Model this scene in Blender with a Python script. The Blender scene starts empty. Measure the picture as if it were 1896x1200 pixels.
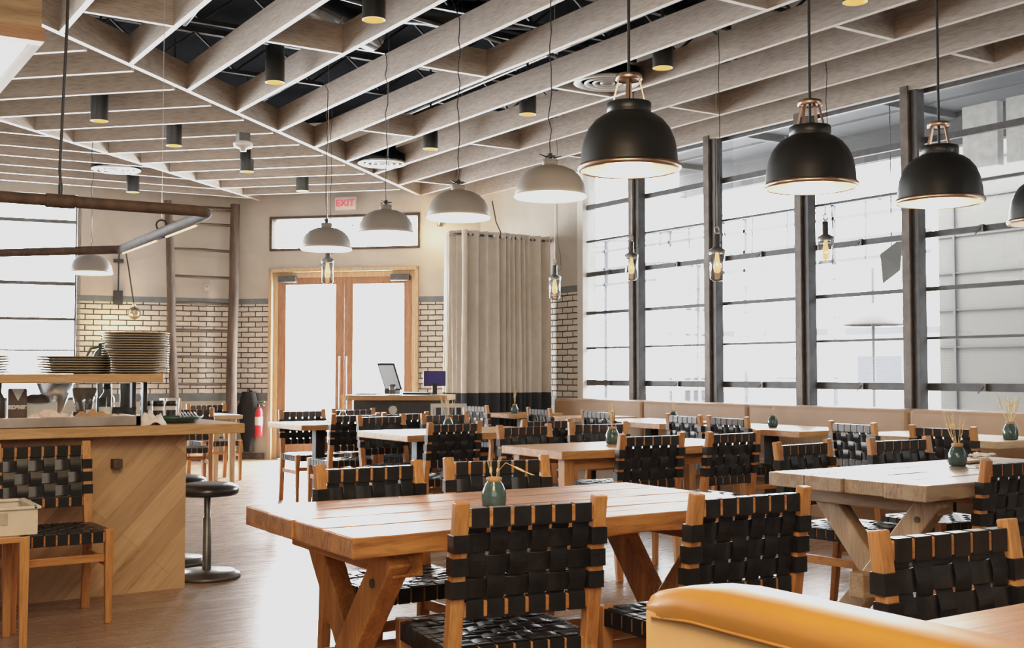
import bpy, math, random
from mathutils import Vector, Matrix
random.seed(7)
SC = bpy.context.scene
COL = SC.collection
PI = math.pi
R = math.radians

# ------------------------------------------------------------------ materials
MATS = {}
def new_mat(name):
    m = bpy.data.materials.new(name); m.use_nodes = True
    nt = m.node_tree
    b = nt.nodes['Principled BSDF']
    return m, nt, b
def N(nt, t, **kw):
    n = nt.nodes.new(t)
    for k, v in kw.items(): setattr(n, k, v)
    return n
def coords(nt, scale=(1,1,1), rot=(0,0,0), kind='Object'):
    tc = N(nt, 'ShaderNodeTexCoord'); mp = N(nt, 'ShaderNodeMapping')
    mp.inputs['Scale'].default_value = scale; mp.inputs['Rotation'].default_value = rot
    nt.links.new(tc.outputs[kind], mp.inputs['Vector'])
    return mp.outputs['Vector']
def ramp(nt, fac, stops):
    r = N(nt, 'ShaderNodeValToRGB')
    el = r.color_ramp.elements
    while len(el) < len(stops): el.new(0.5)
    for e, (p, c) in zip(el, stops):
        e.position = p; e.color = (c[0], c[1], c[2], 1)
    nt.links.new(fac, r.inputs['Fac'])
    return r.outputs['Color']
def noise(nt, vec, scale, detail=4, rough=.55):
    n = N(nt, 'ShaderNodeTexNoise')
    n.inputs['Scale'].default_value = scale; n.inputs['Detail'].default_value = detail
    n.inputs['Roughness'].default_value = rough
    nt.links.new(vec, n.inputs['Vector'])
    return n.outputs['Fac']
def mixc(nt, fac, a, b, mode='MIX'):
    m = N(nt, 'ShaderNodeMix', data_type='RGBA', blend_type=mode)
    if isinstance(fac, float): m.inputs['Factor'].default_value = fac
    else: nt.links.new(fac, m.inputs['Factor'])
    for sock, v in ((m.inputs['A'], a), (m.inputs['B'], b)):
        if isinstance(v, tuple): sock.default_value = (v[0], v[1], v[2], 1)
        else: nt.links.new(v, sock)
    return m.outputs['Result']
def bump(nt, b, h, strength=.3, dist=.01):
    n = N(nt, 'ShaderNodeBump')
    n.inputs['Strength'].default_value = strength; n.inputs['Distance'].default_value = dist
    nt.links.new(h, n.inputs['Height']); nt.links.new(n.outputs['Normal'], b.inputs['Normal'])
def solid(name, col, rough=.5, metal=0., var=.12, scale=12, bmp=0, spec=.5):
    m, nt, b = new_mat(name)
    v = coords(nt)
    f = noise(nt, v, scale)
    c = ramp(nt, f, [(.3, tuple(x*(1-var) for x in col)), (.7, tuple(min(1, x*(1+var)) for x in col))])
    nt.links.new(c, b.inputs['Base Color'])
    b.inputs['Roughness'].default_value = rough; b.inputs['Metallic'].default_value = metal
    b.inputs['Specular IOR Level'].default_value = spec
    if bmp: bump(nt, b, f, bmp, .004)
    return m
def wood(name, light, dark, axis='x', rough=.5, fine=60, stretch=14, bmp=.2, knots=False):
    m, nt, b = new_mat(name)
    s = {'x': (1, stretch, stretch), 'y': (stretch, 1, stretch), 'z': (stretch, stretch, 1)}[axis]
    v = coords(nt, s)
    f = noise(nt, v, 1.6, 6, .65)
    v2 = coords(nt, tuple(a*3.2 for a in s))
    f2 = noise(nt, v2, fine/18, 3, .5)
    c = ramp(nt, f, [(.28, dark), (.48, tuple((a+b_)/2 for a, b_ in zip(light, dark))), (.68, light)])
    g = ramp(nt, f2, [(.3, (.62, .6, .58)), (.6, (1, 1, 1))])
    c = mixc(nt, .75, c, g, 'MULTIPLY')
    nt.links.new(c, b.inputs['Base Color'])
    b.inputs['Roughness'].default_value = rough
    bump(nt, b, f2, bmp, .003)
    return m
def emis(name, col, strength):
    m, nt, b = new_mat(name)
    b.inputs['Base Color'].default_value = (col[0], col[1], col[2], 1)
    b.inputs['Emission Color'].default_value = (col[0], col[1], col[2], 1)
    b.inputs['Emission Strength'].default_value = strength
    return m
def glass(name, tint=(1, 1, 1), refl=.06, rough=.02):
    m = bpy.data.materials.new(name); m.use_nodes = True
    nt = m.node_tree; nt.nodes.clear()
    o = N(nt, 'ShaderNodeOutputMaterial'); mx = N(nt, 'ShaderNodeMixShader')
    t = N(nt, 'ShaderNodeBsdfTransparent'); g = N(nt, 'ShaderNodeBsdfGlossy')
    t.inputs['Color'].default_value = (*tint, 1); g.inputs['Roughness'].default_value = rough
    lw = N(nt, 'ShaderNodeLayerWeight'); lw.inputs['Blend'].default_value = .25
    mt = N(nt, 'ShaderNodeMath', operation='MULTIPLY_ADD')
    mt.inputs[1].default_value = .5; mt.inputs[2].default_value = refl; mt.use_clamp = True
    nt.links.new(lw.outputs['Fresnel'], mt.inputs[0])
    nt.links.new(mt.outputs[0], mx.inputs['Fac'])
    nt.links.new(t.outputs[0], mx.inputs[1]); nt.links.new(g.outputs[0], mx.inputs[2])
    nt.links.new(mx.outputs[0], o.inputs['Surface'])
    return m

for ax in 'xyz':
    MATS['chair_'+ax] = wood('chair_wood_'+ax, (.56, .265, .10), (.34, .135, .045), ax, .38, bmp=.1)
    MATS['beam_'+ax] = wood('whitewashed_beam_'+ax, (.54, .475, .415), (.42, .36, .31), ax, .75, stretch=9, bmp=.1)
    MATS['table_'+ax] = wood('oiled_table_wood_'+ax, (.62, .33, .14), (.34, .15, .055), ax, .3, bmp=.15)
    MATS['rust_'+ax] = wood('rustic_pine_'+ax, (.60, .27, .08), (.27, .10, .03), ax, .3, stretch=10, bmp=.6)
    MATS['grey_'+ax] = wood('weathered_oak_'+ax, (.48, .33, .20), (.24, .15, .09), ax, .5, stretch=10, bmp=.4)
    MATS['door_'+ax] = wood('door_oak_'+ax, (.46, .245, .145), (.31, .15, .085), ax, .45)
    MATS['log_'+ax] = wood('old_log_'+ax, (.13, .095, .072), (.048, .033, .025), ax, .8, stretch=8, bmp=.8)
    MATS['light_'+ax] = wood('pale_ash_'+ax, (.68, .50, .32), (.50, .34, .20), ax, .5)
    MATS['counter_'+ax] = wood('counter_oak_'+ax, (.62, .38, .20), (.42, .23, .11), ax, .4)
MATS['beam_edge_glare'] = solid('pale_edge_floor_glare', (.86, .83, .79), .7, var=.05)  # pale veneer edge, with floor glare painted into its colour
MATS['leather'] = solid('black_leather', (.013, .013, .014), .34, var=.3, scale=30, bmp=.15)
MATS['greenvase'] = solid('green_glaze', (.055, .095, .098), .12, var=.25, scale=25)
MATS['vaserim'] = solid('clay_rim', (.45, .25, .12), .6)
MATS['wheat'] = solid('dried_wheat', (.72, .55, .30), .8, var=.25, scale=60)
MATS['tan'] = solid('tan_leather', (.42, .27, .17), .5, var=.06, scale=5, bmp=.1)
MATS['orange'] = solid('caramel_leather', (.50, .21, .04), .42, var=.10, scale=4, bmp=.15)
MATS['orangeside'] = solid('tan_bench_side', (.50, .29, .12), .5, var=.12, scale=3, bmp=.15)
MATS['black'] = solid('black_steel', (.022, .022, .023), .5, var=.2)
MATS['satinblack'] = solid('satin_black_enamel', (.018, .019, .018), .38, var=.1, scale=6)
MATS['steel'] = solid('brushed_steel', (.55, .55, .56), .3, 1., var=.1)
MATS['copper'] = solid('copper_metal', (.70, .48, .36), .28, 1., var=.12)
MATS['brass'] = solid('aged_brass', (.50, .40, .28), .3, 1., var=.2)
MATS['rustpipe'] = solid('browned_iron_pipe', (.075, .05, .038), .75, 0., var=.35, scale=18, bmp=.1)
MATS['greyshade'] = solid('pale_grey_enamel', (.33, .30, .275), .55, var=.05, scale=3)
MATS['whiteinner'] = solid('white_enamel', (.85, .84, .80), .4, var=.02)
MATS['plaster'] = solid('trowelled_plaster', (.53, .49, .44), .85, var=.10, scale=2.2, bmp=.1)
MATS['plasterlow'] = solid('lower_plaster', (.50, .44, .36), .85, var=.08, scale=3)
MATS['capstrip'] = solid('blue_grey_strip', (.16, .18, .19), .6, var=.15)
MATS['columnbrown'] = solid('bronzed_steel', (.15, .125, .11), .5, .3, var=.3, scale=9)
MATS['mull'] = solid('dark_window_steel', (.085, .085, .09), .5, .2, var=.2)
MATS['jamb'] = solid('white_jamb', (.8, .79, .76), .7, var=.03)
MATS['white'] = solid('white_plastic', (.78, .76, .72), .45, var=.03)
MATS['beige'] = solid('beige_plastic', (.60, .53, .43), .5, var=.05)
MATS['deck'] = solid('black_deck', (.006, .0065, .008), .95, var=.3, spec=.02)
MATS['duct'] = solid('dark_duct', (.035, .04, .045), .3, .9, var=.3, scale=5)
MATS['ductbright'] = solid('silvery_duct', (.30, .32, .34), .22, .9, var=.3, scale=5)
MATS['vane'] = solid('vent_vane', (.6, .59, .57), .5, var=.05)
MATS['plate'] = solid('stoneware_plate', (.40, .34, .26), .3, var=.15, scale=14)
MATS['jug'] = solid('dark_green_jug', (.05, .07, .05), .3)
MATS['linen'] = solid('pink_grey_linen', (.78, .62, .54), .85, var=.15, scale=22, bmp=.3)
MATS['linenwhite'] = solid('white_linen', (.80, .74, .70), .85, var=.12, scale=22, bmp=.3)
MATS['tray'] = solid('worn_sheet_metal', (.38, .34, .31), .38, .8, var=.3, scale=5)
MATS['greentray'] = solid('dark_green_enamel', (.035, .08, .06), .3)
MATS['red'] = solid('fire_red', (.55, .03, .04), .3)
MATS['sconce'] = solid('sconce_brass', (.42, .34, .22), .25, .9)
MATS['rubber'] = solid('stool_vinyl', (.02, .02, .022), .28)
MATS['gunmetal'] = solid('gunmetal', (.12, .115, .11), .4, .7, var=.2)
MATS['podium'] = solid('charcoal_paint', (.045, .047, .05), .5)
MATS['maroon'] = solid('dark_brown_paper', (.10, .055, .05), .5)
MATS['screen'] = emis('tablet_screen', (.45, .5, .55), .35)
MATS['screen2'] = emis('dark_purple_screen', (.02, .015, .07), .6)
MATS['redtext'] = emis('exit_red', (.75, .07, .12), .6)
MATS['whitetext'] = solid('white_print', (.75, .72, .68), .6)
MATS['warm'] = emis('warm_lamp_glow', (1., .62, .25), 1.1)
MATS['lampglow'] = emis('lamp_diffuser', (1., .84, .60), .30)
MATS['greyglow'] = emis('shade_inner_glow', (1., .95, .86), .8)
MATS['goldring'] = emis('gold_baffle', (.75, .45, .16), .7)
MATS['filament'] = emis('amber_filament', (1., .55, .25), 1.2)
MATS['glass'] = glass('window_glass', (.97, .98, .98), .02)
MATS['clear'] = glass('clear_jar_glass', (.80, .82, .83), .22, .12)
MATS['spice'] = solid('spice_labels', (.65, .62, .58), .4, var=.1)
MATS['blackcloth'] = solid('black_cloth', (.012, .012, .013), .9)
MATS['extpanel'] = solid('outdoor_panel', (.042, .0395, .0355), .9, var=.04)
MATS['extdim'] = solid('outdoor_pale_grey', (.033, .034, .037), .8, var=.12, scale=2)
MATS['extline'] = solid('outdoor_steel', (.011, .011, .0125), .7)
MATS['extblue'] = solid('outdoor_bluegrey', (.014, .015, .018), .8, var=.15)
MATS['extred'] = solid('outdoor_faded_red', (.031, .026, .026), .8, var=.1)
MATS['extground'] = solid('outdoor_paving', (.3, .3, .3), .9)
MATS['soffit_glow'] = emis('lit_white_soffit', (.9, .9, .9), .75)  # emission stands in for light reflected onto the white underside

def brick_mat():
    m, nt, b = new_mat('painted_brick')
    tc = N(nt, 'ShaderNodeTexCoord'); sx = N(nt, 'ShaderNodeSeparateXYZ'); cx = N(nt, 'ShaderNodeCombineXYZ')
    nt.links.new(tc.outputs['Object'], sx.inputs[0])
    nt.links.new(sx.outputs['X'], cx.inputs['X']); nt.links.new(sx.outputs['Z'], cx.inputs['Y'])
    nz = N(nt, 'ShaderNodeTexNoise'); nz.inputs['Scale'].default_value = 9
    nt.links.new(cx.outputs[0], nz.inputs['Vector'])
    ad = N(nt, 'ShaderNodeVectorMath', operation='MULTIPLY_ADD')
    nt.links.new(nz.outputs['Color'], ad.inputs[0]); ad.inputs[1].default_value = (.012, .012, 0); nt.links.new(cx.outputs[0], ad.inputs[2])
    br = N(nt, 'ShaderNodeTexBrick')
    nt.links.new(ad.outputs[0], br.inputs['Vector'])
    br.inputs['Scale'].default_value = 1
    br.inputs['Brick Width'].default_value = .215; br.inputs['Row Height'].default_value = .0725
    br.inputs['Mortar Size'].default_value = .0085; br.inputs['Mortar Smooth'].default_value = .3
    br.inputs['Color1'].default_value = (.80, .745, .67, 1); br.inputs['Color2'].default_value = (.64, .595, .53, 1)
    br.inputs['Mortar'].default_value = (.06, .05, .042, 1)
    n2 = noise(nt, cx.outputs[0], 22, 5, .7)
    g = ramp(nt, n2, [(.3, (.72, .70, .68)), (.6, (1, 1, 1))])
    c = mixc(nt, .8, br.outputs['Color'], g, 'MULTIPLY')
    nt.links.new(c, b.inputs['Base Color']); b.inputs['Roughness'].default_value = .85
    inv = N(nt, 'ShaderNodeMath', operation='SUBTRACT'); inv.inputs[0].default_value = 1
    nt.links.new(br.outputs['Fac'], inv.inputs[1])
    bump(nt, b, inv.outputs[0], .6, .01)
    return m
MATS['brick'] = brick_mat()
def floor_mat():
    m, nt, b = new_mat('floor_planks')
    v = coords(nt, rot=(0, 0, R(-4)))
    br = N(nt, 'ShaderNodeTexBrick'); nt.links.new(v, br.inputs['Vector'])
    br.inputs['Scale'].default_value = 1; br.inputs['Brick Width'].default_value = 1.8; br.inputs['Row Height'].default_value = .13
    br.inputs['Mortar Size'].default_value = .0016; br.inputs['Mortar Smooth'].default_value = .2
    br.inputs['Color1'].default_value = (.32, .225, .165, 1); br.inputs['Color2'].default_value = (.235, .16, .115, 1)
    br.inputs['Mortar'].default_value = (.07, .045, .03, 1)
    v2 = coords(nt, (1.2, 26, 1), rot=(0, 0, R(-4)))
    n = noise(nt, v2, 1.8, 6, .65)
    g = ramp(nt, n, [(.3, (.62, .58, .55)), (.65, (1.08, 1.05, 1.02))])
    c = mixc(nt, .85, br.outputs['Color'], g, 'MULTIPLY')
    nt.links.new(c, b.inputs['Base Color'])
    rr = ramp(nt, n, [(.3, (.34,)*3), (.7, (.20,)*3)])
    nt.links.new(rr, b.inputs['Roughness'])
    bump(nt, b, n, .12, .004)
    return m
MATS['floor'] = floor_mat()
def herring_mat():
    # diagonal reclaimed boards on the counter front
    m, nt, b = new_mat('diagonal_boards')
    tc = N(nt, 'ShaderNodeTexCoord'); sx = N(nt, 'ShaderNodeSeparateXYZ'); cx = N(nt, 'ShaderNodeCombineXYZ')
    nt.links.new(tc.outputs['Object'], sx.inputs[0])
    nt.links.new(sx.outputs['X'], cx.inputs['X']); nt.links.new(sx.outputs['Z'], cx.inputs['Y'])
    mp = N(nt, 'ShaderNodeMapping'); mp.inputs['Rotation'].default_value = (0, 0, R(-47))
    nt.links.new(cx.outputs[0], mp.inputs['Vector'])
    br = N(nt, 'ShaderNodeTexBrick'); nt.links.new(mp.outputs[0], br.inputs['Vector'])
    br.inputs['Scale'].default_value = 1; br.inputs['Brick Width'].default_value = 1.1; br.inputs['Row Height'].default_value = .12
    br.inputs['Mortar Size'].default_value = .0012
    br.inputs['Color1'].default_value = (.56, .36, .21, 1); br.inputs['Color2'].default_value = (.38, .235, .135, 1)
    br.inputs['Mortar'].default_value = (.30, .18, .10, 1)
    m2 = N(nt, 'ShaderNodeMapping'); m2.inputs['Scale'].default_value = (1.2, 11, 1)
    nt.links.new(mp.outputs[0], m2.inputs['Vector'])
    n = noise(nt, m2.outputs[0], 2.2, 6, .7)
    g = ramp(nt, n, [(.25, (.35, .30, .28)), (.42, (.85, .82, .8)), (.65, (1.1, 1.08, 1.05))])
    c = mixc(nt, .8, br.outputs['Color'], g, 'MULTIPLY')
    nt.links.new(c, b.inputs['Base Color']); b.inputs['Roughness'].default_value = .5
    return m
MATS['herring'] = herring_mat()
def plank_top(name, a, b_, dark, rough, spec=.5):
    m, nt, b = new_mat(name)
    v = coords(nt, (1, 8, 8))
    f = noise(nt, v, 2.0, 7, .7)
    v2 = coords(nt, (2.2, 60, 20)); f2 = noise(nt, v2, 1.5, 4, .6)
    c = ramp(nt, f, [(.30, dark), (.42, b_), (.62, a)])
    g = ramp(nt, f2, [(.33, (.42, .38, .35)), (.47, (1, 1, 1))])
    c = mixc(nt, .8, c, g, 'MULTIPLY')
    nt.links.new(c, b.inputs['Base Color'])
    r = ramp(nt, f2, [(.3, (rough+.25,)*3), (.5, (rough,)*3)])
    nt.links.new(r, b.inputs['Roughness'])
    b.inputs['Specular IOR Level'].default_value = spec
    bump(nt, b, f2, .45, .004)
    return m
MATS['top_rust'] = plank_top('lacquered_old_pine_top', (.46, .205, .07), (.29, .12, .04), (.13, .07, .03), .40, .45)
MATS['top_grey'] = plank_top('worn_oak_top', (.44, .32, .22), (.31, .22, .15), (.15, .10, .07), .30, .8)

# ------------------------------------------------------------------ mesh builder
class MB:
    def __init__(s): s.v = []; s.f = []; s.sm = []
    def add(s, vs, fs, smooth=False):
        o = len(s.v); s.v += [tuple(p) for p in vs]
        for f in fs: s.f.append([i+o for i in f]); s.sm.append(smooth)
    def box(s, c, d, rot=None, taper=1.):
        hx, hy, hz = d[0]/2, d[1]/2, d[2]/2
        vs = []
        for z in (-1, 1):
            k = taper if z < 0 else 1.
            for x, y in ((-1, -1), (1, -1), (1, 1), (-1, 1)):
                p = Vector((x*hx*k, y*hy*k, z*hz))
                if rot is not None: p = rot @ p
                vs.append(p+Vector(c))
        s.add(vs, [(0, 3, 2, 1), (4, 5, 6, 7), (0, 1, 5, 4), (1, 2, 6, 5), (2, 3, 7, 6), (3, 0, 4, 7)])
        return s
    def b2(s, x0, x1, y0, y1, z0, z1):
        return s.box(((x0+x1)/2, (y0+y1)/2, (z0+z1)/2), (abs(x1-x0), abs(y1-y0), abs(z1-z0)))
    def bar(s, p0, p1, w, h, w1=None, h1=None, side=None):
        p0, p1 = Vector(p0), Vector(p1); d = (p1-p0).normalized()
        a = Vector(side) if side else (Vector((0, 0, 1)).cross(d) if abs(d.z) < .95 else Vector((1, 0, 0)))
        a = (a-d*a.dot(d)).normalized(); b = d.cross(a)
        w1 = w1 or w; h1 = h1 or h
        vs = []
        for p, ww, hh in ((p0, w, h), (p1, w1, h1)):
            for i, j in ((-1, -1), (1, -1), (1, 1), (-1, 1)): vs.append(p+a*i*ww/2+b*j*hh/2)
        s.add(vs, [(0, 3, 2, 1), (4, 5, 6, 7), (0, 1, 5, 4), (1, 2, 6, 5), (2, 3, 7, 6), (3, 0, 4, 7)])
        return s
    def poly(s, pts, w, h, hs=None):
        # rectangular section swept along a path in the y-z plane, width along x
        n = len(pts); vs = []
        for i, p in enumerate(pts):
            t = Vector(pts[min(i+1, n-1)])-Vector(pts[max(i-1, 0)]); t.normalize()
            nn = Vector((0, -t.z, t.y)); hh = hs[i] if hs else h
            for a, b in ((-1, -1), (1, -1), (1, 1), (-1, 1)): vs.append(Vector(p)+Vector((a*w/2, 0, 0))+nn*b*hh/2)
        fs = [(0, 3, 2, 1), tuple(4*(n-1)+k for k in range(4))]
        for i in range(n-1):
            for k in range(4): fs.append((4*i+k, 4*i+(k+1) % 4, 4*i+4+(k+1) % 4, 4*i+4+k))
        s.add(vs, fs); return s
    def ribbon(s, pts, wdir, w, t):
        n = len(pts); W = Vector(wdir); vs = []
        for i, p in enumerate(pts):
            tt = (Vector(pts[min(i+1, n-1)])-Vector(pts[max(i-1, 0)])).normalized()
            nn = tt.cross(W).normalized()
            for a, b in ((-1, -1), (1, -1), (1, 1), (-1, 1)): vs.append(Vector(p)+W*a*w/2+nn*b*t/2)
        fs = [(0, 3, 2, 1), tuple(4*(n-1)+k for k in range(4))]
        for i in range(n-1):
            for k in range(4): fs.append((4*i+k, 4*i+(k+1) % 4, 4*i+4+(k+1) % 4, 4*i+4+k))
        s.add(vs, fs); return s
    def tube(s, pts, r, n=10, rs=None, cap=True):
        pts = [Vector(p) for p in pts]; m = len(pts); vs = []
        ref = None
        for i, p in enumerate(pts):
            t = (pts[min(i+1, m-1)]-pts[max(i-1, 0)]).normalized()
            if ref is None: ref = Vector((0, 0, 1)) if abs(t.z) < .9 else Vector((1, 0, 0))
            a = (ref-t*ref.dot(t)).normalized(); ref = a; b = t.cross(a)
            rr = rs[i] if rs else r
            for k in range(n):
                an = 2*PI*k/n; vs.append(p+a*math.cos(an)*rr+b*math.sin(an)*rr)
        fs = []
        for i in range(m-1):
            for k in range(n): fs.append((n*i+k, n*i+(k+1) % n, n*i+n+(k+1) % n, n*i+n+k))
        s.add(vs, fs, True)
        if cap:
            s.add(vs[:n], [tuple(reversed(range(n)))]); s.add(vs[-n:], [tuple(range(n))])
        return s
    def lathe(s, prof, c=(0, 0, 0), n=32, a0=0, a1=2*PI):
        vs = []; full = abs(a1-a0-2*PI) < 1e-6
        cols = n if full else n+1
        for (r, z) in prof:
            for k in range(cols):
                an = a0+(a1-a0)*k/n; vs.append((c[0]+r*math.cos(an), c[1]+r*math.sin(an), c[2]+z))
        fs = []
        for i in range(len(prof)-1):
            for k in range(n):
                k2 = (k+1) % cols
                fs.append((cols*i+k, cols*i+k2, cols*i+cols+k2, cols*i+cols+k))
        s.add(vs, fs, True); return s
    def ball(s, c, r, sc=(1, 1, 1), n=12):
        prof = [(max(1e-4, math.sin(PI*i/n)), -math.cos(PI*i/n)) for i in range(n+1)]
        o = len(s.v); s.lathe([(p[0]*r, p[1]*r) for p in prof], (0, 0, 0), n*2)
        for i in range(o, len(s.v)):
            v = s.v[i]; s.v[i] = (v[0]*sc[0]+c[0], v[1]*sc[1]+c[1], v[2]*sc[2]+c[2])
        return s
    def prism(s, poly, z0, z1):
        n = len(poly)
        vs = [(x, y, z0) for x, y in poly]+[(x, y, z1) for x, y in poly]
        s.add(vs, [tuple(reversed(range(n))), tuple(range(n, 2*n))]+[(i, (i+1) % n, n+(i+1) % n, n+i) for i in range(n)])
        return s
    def build(s, name, mat, parent=None, bev=0, loc=None, rotz=0, rot=None):
        me = bpy.data.meshes.new(name); me.from_pydata(s.v, [], s.f)
        me.polygons.foreach_set('use_smooth', s.sm)
        me.materials.append(MATS[mat] if isinstance(mat, str) else mat); me.update()
        o = bpy.data.objects.new(name, me); COL.objects.link(o)
        if parent is not None: o.parent = parent
        if loc: o.location = loc
        if rot: o.rotation_euler = rot
        elif rotz: o.rotation_euler = (0, 0, rotz)
        if bev:
            md = o.modifiers.new('bevel', 'BEVEL'); md.width = bev; md.segments = 2; md.limit_method = 'ANGLE'; md.angle_limit = R(40)
        return o

def tag(o, label=None, cat=None, group=None, kind=None):
    if label: o['label'] = label
    if cat: o['category'] = cat
    if group: o['group'] = group
    if kind: o['kind'] = kind
    return o
def thing(name, label, cat, loc=(0, 0, 0), rotz=0, group=None):
    o = bpy.data.objects.new(name, None); COL.objects.link(o)
    o.empty_display_size = .1
    o.location = loc; o.rotation_euler = (0, 0, rotz)
    return tag(o, label, cat, group)
def structure(o, label, cat='structure'):
    return tag(o, label, cat, kind='structure')
def struct_root(name, label, cat, loc=(0, 0, 0), rotz=0):
    return tag(thing(name, label, cat, loc, rotz), kind='structure')
CHILD = {}
def kids(o): return [c for c in COL.objects if c.parent == o]
def dup(root, loc, rotz, label, group=None, tree=None):
    r = root.copy(); COL.objects.link(r); r.location = loc; r.rotation_euler = (0, 0, rotz)
    r['label'] = label
    if group: r['group'] = group
    for (ch, gs) in tree:
        c = ch.copy(); COL.objects.link(c); c.parent = r
        for g in gs:
            d = g.copy(); COL.objects.link(d); d.parent = c
    return r
def tree_of(root): return [(c, kids(c)) for c in kids(root)]

# ------------------------------------------------------------------ room constants (metres)
# X runs towards the window wall, Y runs along it away from the viewer
XW = 8.21
BX, BY = 8.22, 13.49                  # corner window wall / door wall
AX, AY = 5.69, 16.02                  # corner door wall / left wall
ZB = 3.67                             # underside of the beams
ZT = 3.895                             # top of the beams
DECK = 4.75

# ------------------------------------------------------------------ floor, deck, walls
mb = MB(); mb.prism([(-9, -4), (8.4, -4), (8.4, 13.56), (5.75, 16.2), (-9, 18.2)], -.1, 0)
structure(mb.build('floor', 'floor'), 'grey brown wooden plank floor with a bright window reflection', 'floor')
mb = MB(); mb.prism([(-9, -4), (8.6, -4), (8.6, 13.7), (5.85, 16.5), (-9, 18.4)], DECK, DECK+.12)
structure(mb.build('ceiling', 'deck'), 'black painted roof deck above the beams', 'ceiling')

def wall_box(name, p0, p1, z0, z1, th, mat, label, cat='wall', parent=None):
    """box whose local x runs from p0 to p1; thickness to the right of travel"""
    L = math.hypot(p1[0]-p0[0], p1[1]-p0[1]); a = math.atan2(p1[1]-p0[1], p1[0]-p0[0])
    m = MB(); m.b2(0, L, -th, 0, 0, z1-z0)
    o = m.build(name, mat, parent, loc=(p0[0], p0[1], z0), rotz=a)
    if parent is None: structure(o, label, cat)
    return o
S2 = math.sqrt(.5)
def dw(x): return (x, 21.71-x)         # a point on the door wall, by x
# left wall frame: origin at A, direction away
LD = Vector((-.989, .148, 0)).normalized()
def lw(t): return (AX+LD.x*t, AY+LD.y*t)
def multiwall(name, label, segs, p0f, p1f, th=.18):
    """segs: list of (t0, t1, z0, z1, mat); all parts of one wall thing"""
    root = struct_root(name, label, 'wall')
    for (a, b, z0, z1, mat, part) in segs:
        wall_box(part, p0f(a), p0f(b), z0, z1, th, mat, None, parent=root)
    return root
# door wall: x from 5.69 to 8.22, running A -> B ; outside is to the left of travel A->B, so travel B -> A
DX0, DX1 = 6.04, 7.60                   # door frame outer
rows = [(8.22, DX1), (DX0, 5.69)]
segs = []
for a, b in rows:
    segs += [(a, b, 0, .82, 'plasterlow', 'lower_panel'), (a, b, .82, .93, 'capstrip', 'lower_strip'),
             (a, b, .93, 2.19, 'brick', 'brick_band'), (a, b, 2.19, 2.27, 'capstrip', 'cap_strip'), (a, b, 2.27, 2.94, 'plaster', 'plaster_face')]
segs += [(DX1, DX0, 2.69, 2.94, 'plaster', 'plaster_face'), (8.22, 7.61, 2.94, 3.43, 'plaster', 'plaster_face'), (6.04, 5.69, 2.94, 3.43, 'plaster', 'plaster_face'),
         (8.22, 5.69, 3.43, DECK, 'plaster', 'plaster_face')]
multiwall('wall_front', 'plaster wall with a painted brick band around the double doors', segs, dw, dw)
# left (far) wall with its window
WT0, WT1 = 2.15, 9.4
segs = []
for a, b in ((0, WT0), (WT1, 15)):
    segs += [(a, b, 0, .82, 'plasterlow', 'lower_panel'), (a, b, .82, .93, 'capstrip', 'lower_strip'),
             (a, b, .93, 2.19, 'brick', 'brick_band'), (a, b, 2.19, 2.27, 'capstrip', 'cap_strip'), (a, b, 2.27, 3.62, 'plaster', 'plaster_face')]
segs += [(WT0, WT1, 0, .85, 'plasterlow', 'lower_panel'), (0, 15, 3.62, DECK, 'plaster', 'plaster_face')]
multiwall('wall_left', 'plaster wall with a painted brick band behind the log ladder', segs, lw, lw)
# window wall (right)
def rwl(y): return (8.21, y)
segs = []
for a, b in ((11.24, 13.49),):
    segs += [(a, b, 0, .82, 'plasterlow', 'lower_panel'), (a, b, .82, .93, 'capstrip', 'lower_strip'),
             (a, b, .93, 2.19, 'brick', 'brick_band'), (a, b, 2.19, 2.27, 'capstrip', 'cap_strip'), (a, b, 2.27, 3.64, 'plaster', 'plaster_face')]
segs += [(-1.0, 11.24, 0, .86, 'plasterlow', 'lower_panel'), (-4, 13.49, 3.64, DECK, 'plaster', 'plaster_face'), (-4, -1.0, 0, 3.64, 'plaster', 'plaster_face')]
root = struct_root('wall_right', 'window wall with a low panel, brick pier and plaster header', 'wall')
for (a, b, z0, z1, mat, part) in segs:
    wall_box(part, rwl(a), rwl(b), z0, z1, .2, mat, None, parent=root)
MB().b2(8.205, 8.40, 11.13, 11.24, .86, 3.64).build('white_jamb', 'jamb', root)
MB().b2(-9.1, 8.4, -4.15, -4, 0, DECK).build('wall_back', 'plaster')
structure(bpy.data.objects['wall_back'], 'plain plaster wall behind the viewer', 'wall')
MB().b2(-9.15, -9, -4, 18.3, 0, DECK).build('wall_side', 'plaster')
structure(bpy.data.objects['wall_side'], 'plain plaster wall at the far left side', 'wall')
# baseboards
for nm, p0, p1 in (('baseboard_front', dw(5.70), dw(6.0)), ('baseboard_left', (AX-.02, AY-.01), (lw(12)))):
    L = math.hypot(p1[0]-p0[0], p1[1]-p0[1]); a = math.atan2(p1[1]-p0[1], p1[0]-p0[0])
    m = MB()
    if nm == 'baseboard_front': m.b2(0, L, -.025, 0, 0, .09)
    else: m.b2(0, L, 0.0, .025, 0, .09)
    structure(m.build(nm, 'columnbrown', None, loc=(p0[0], p0[1], 0), rotz=a), 'dark baseboard along the '+('door' if 'front' in nm else 'ladder')+' wall', 'baseboard')

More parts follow.
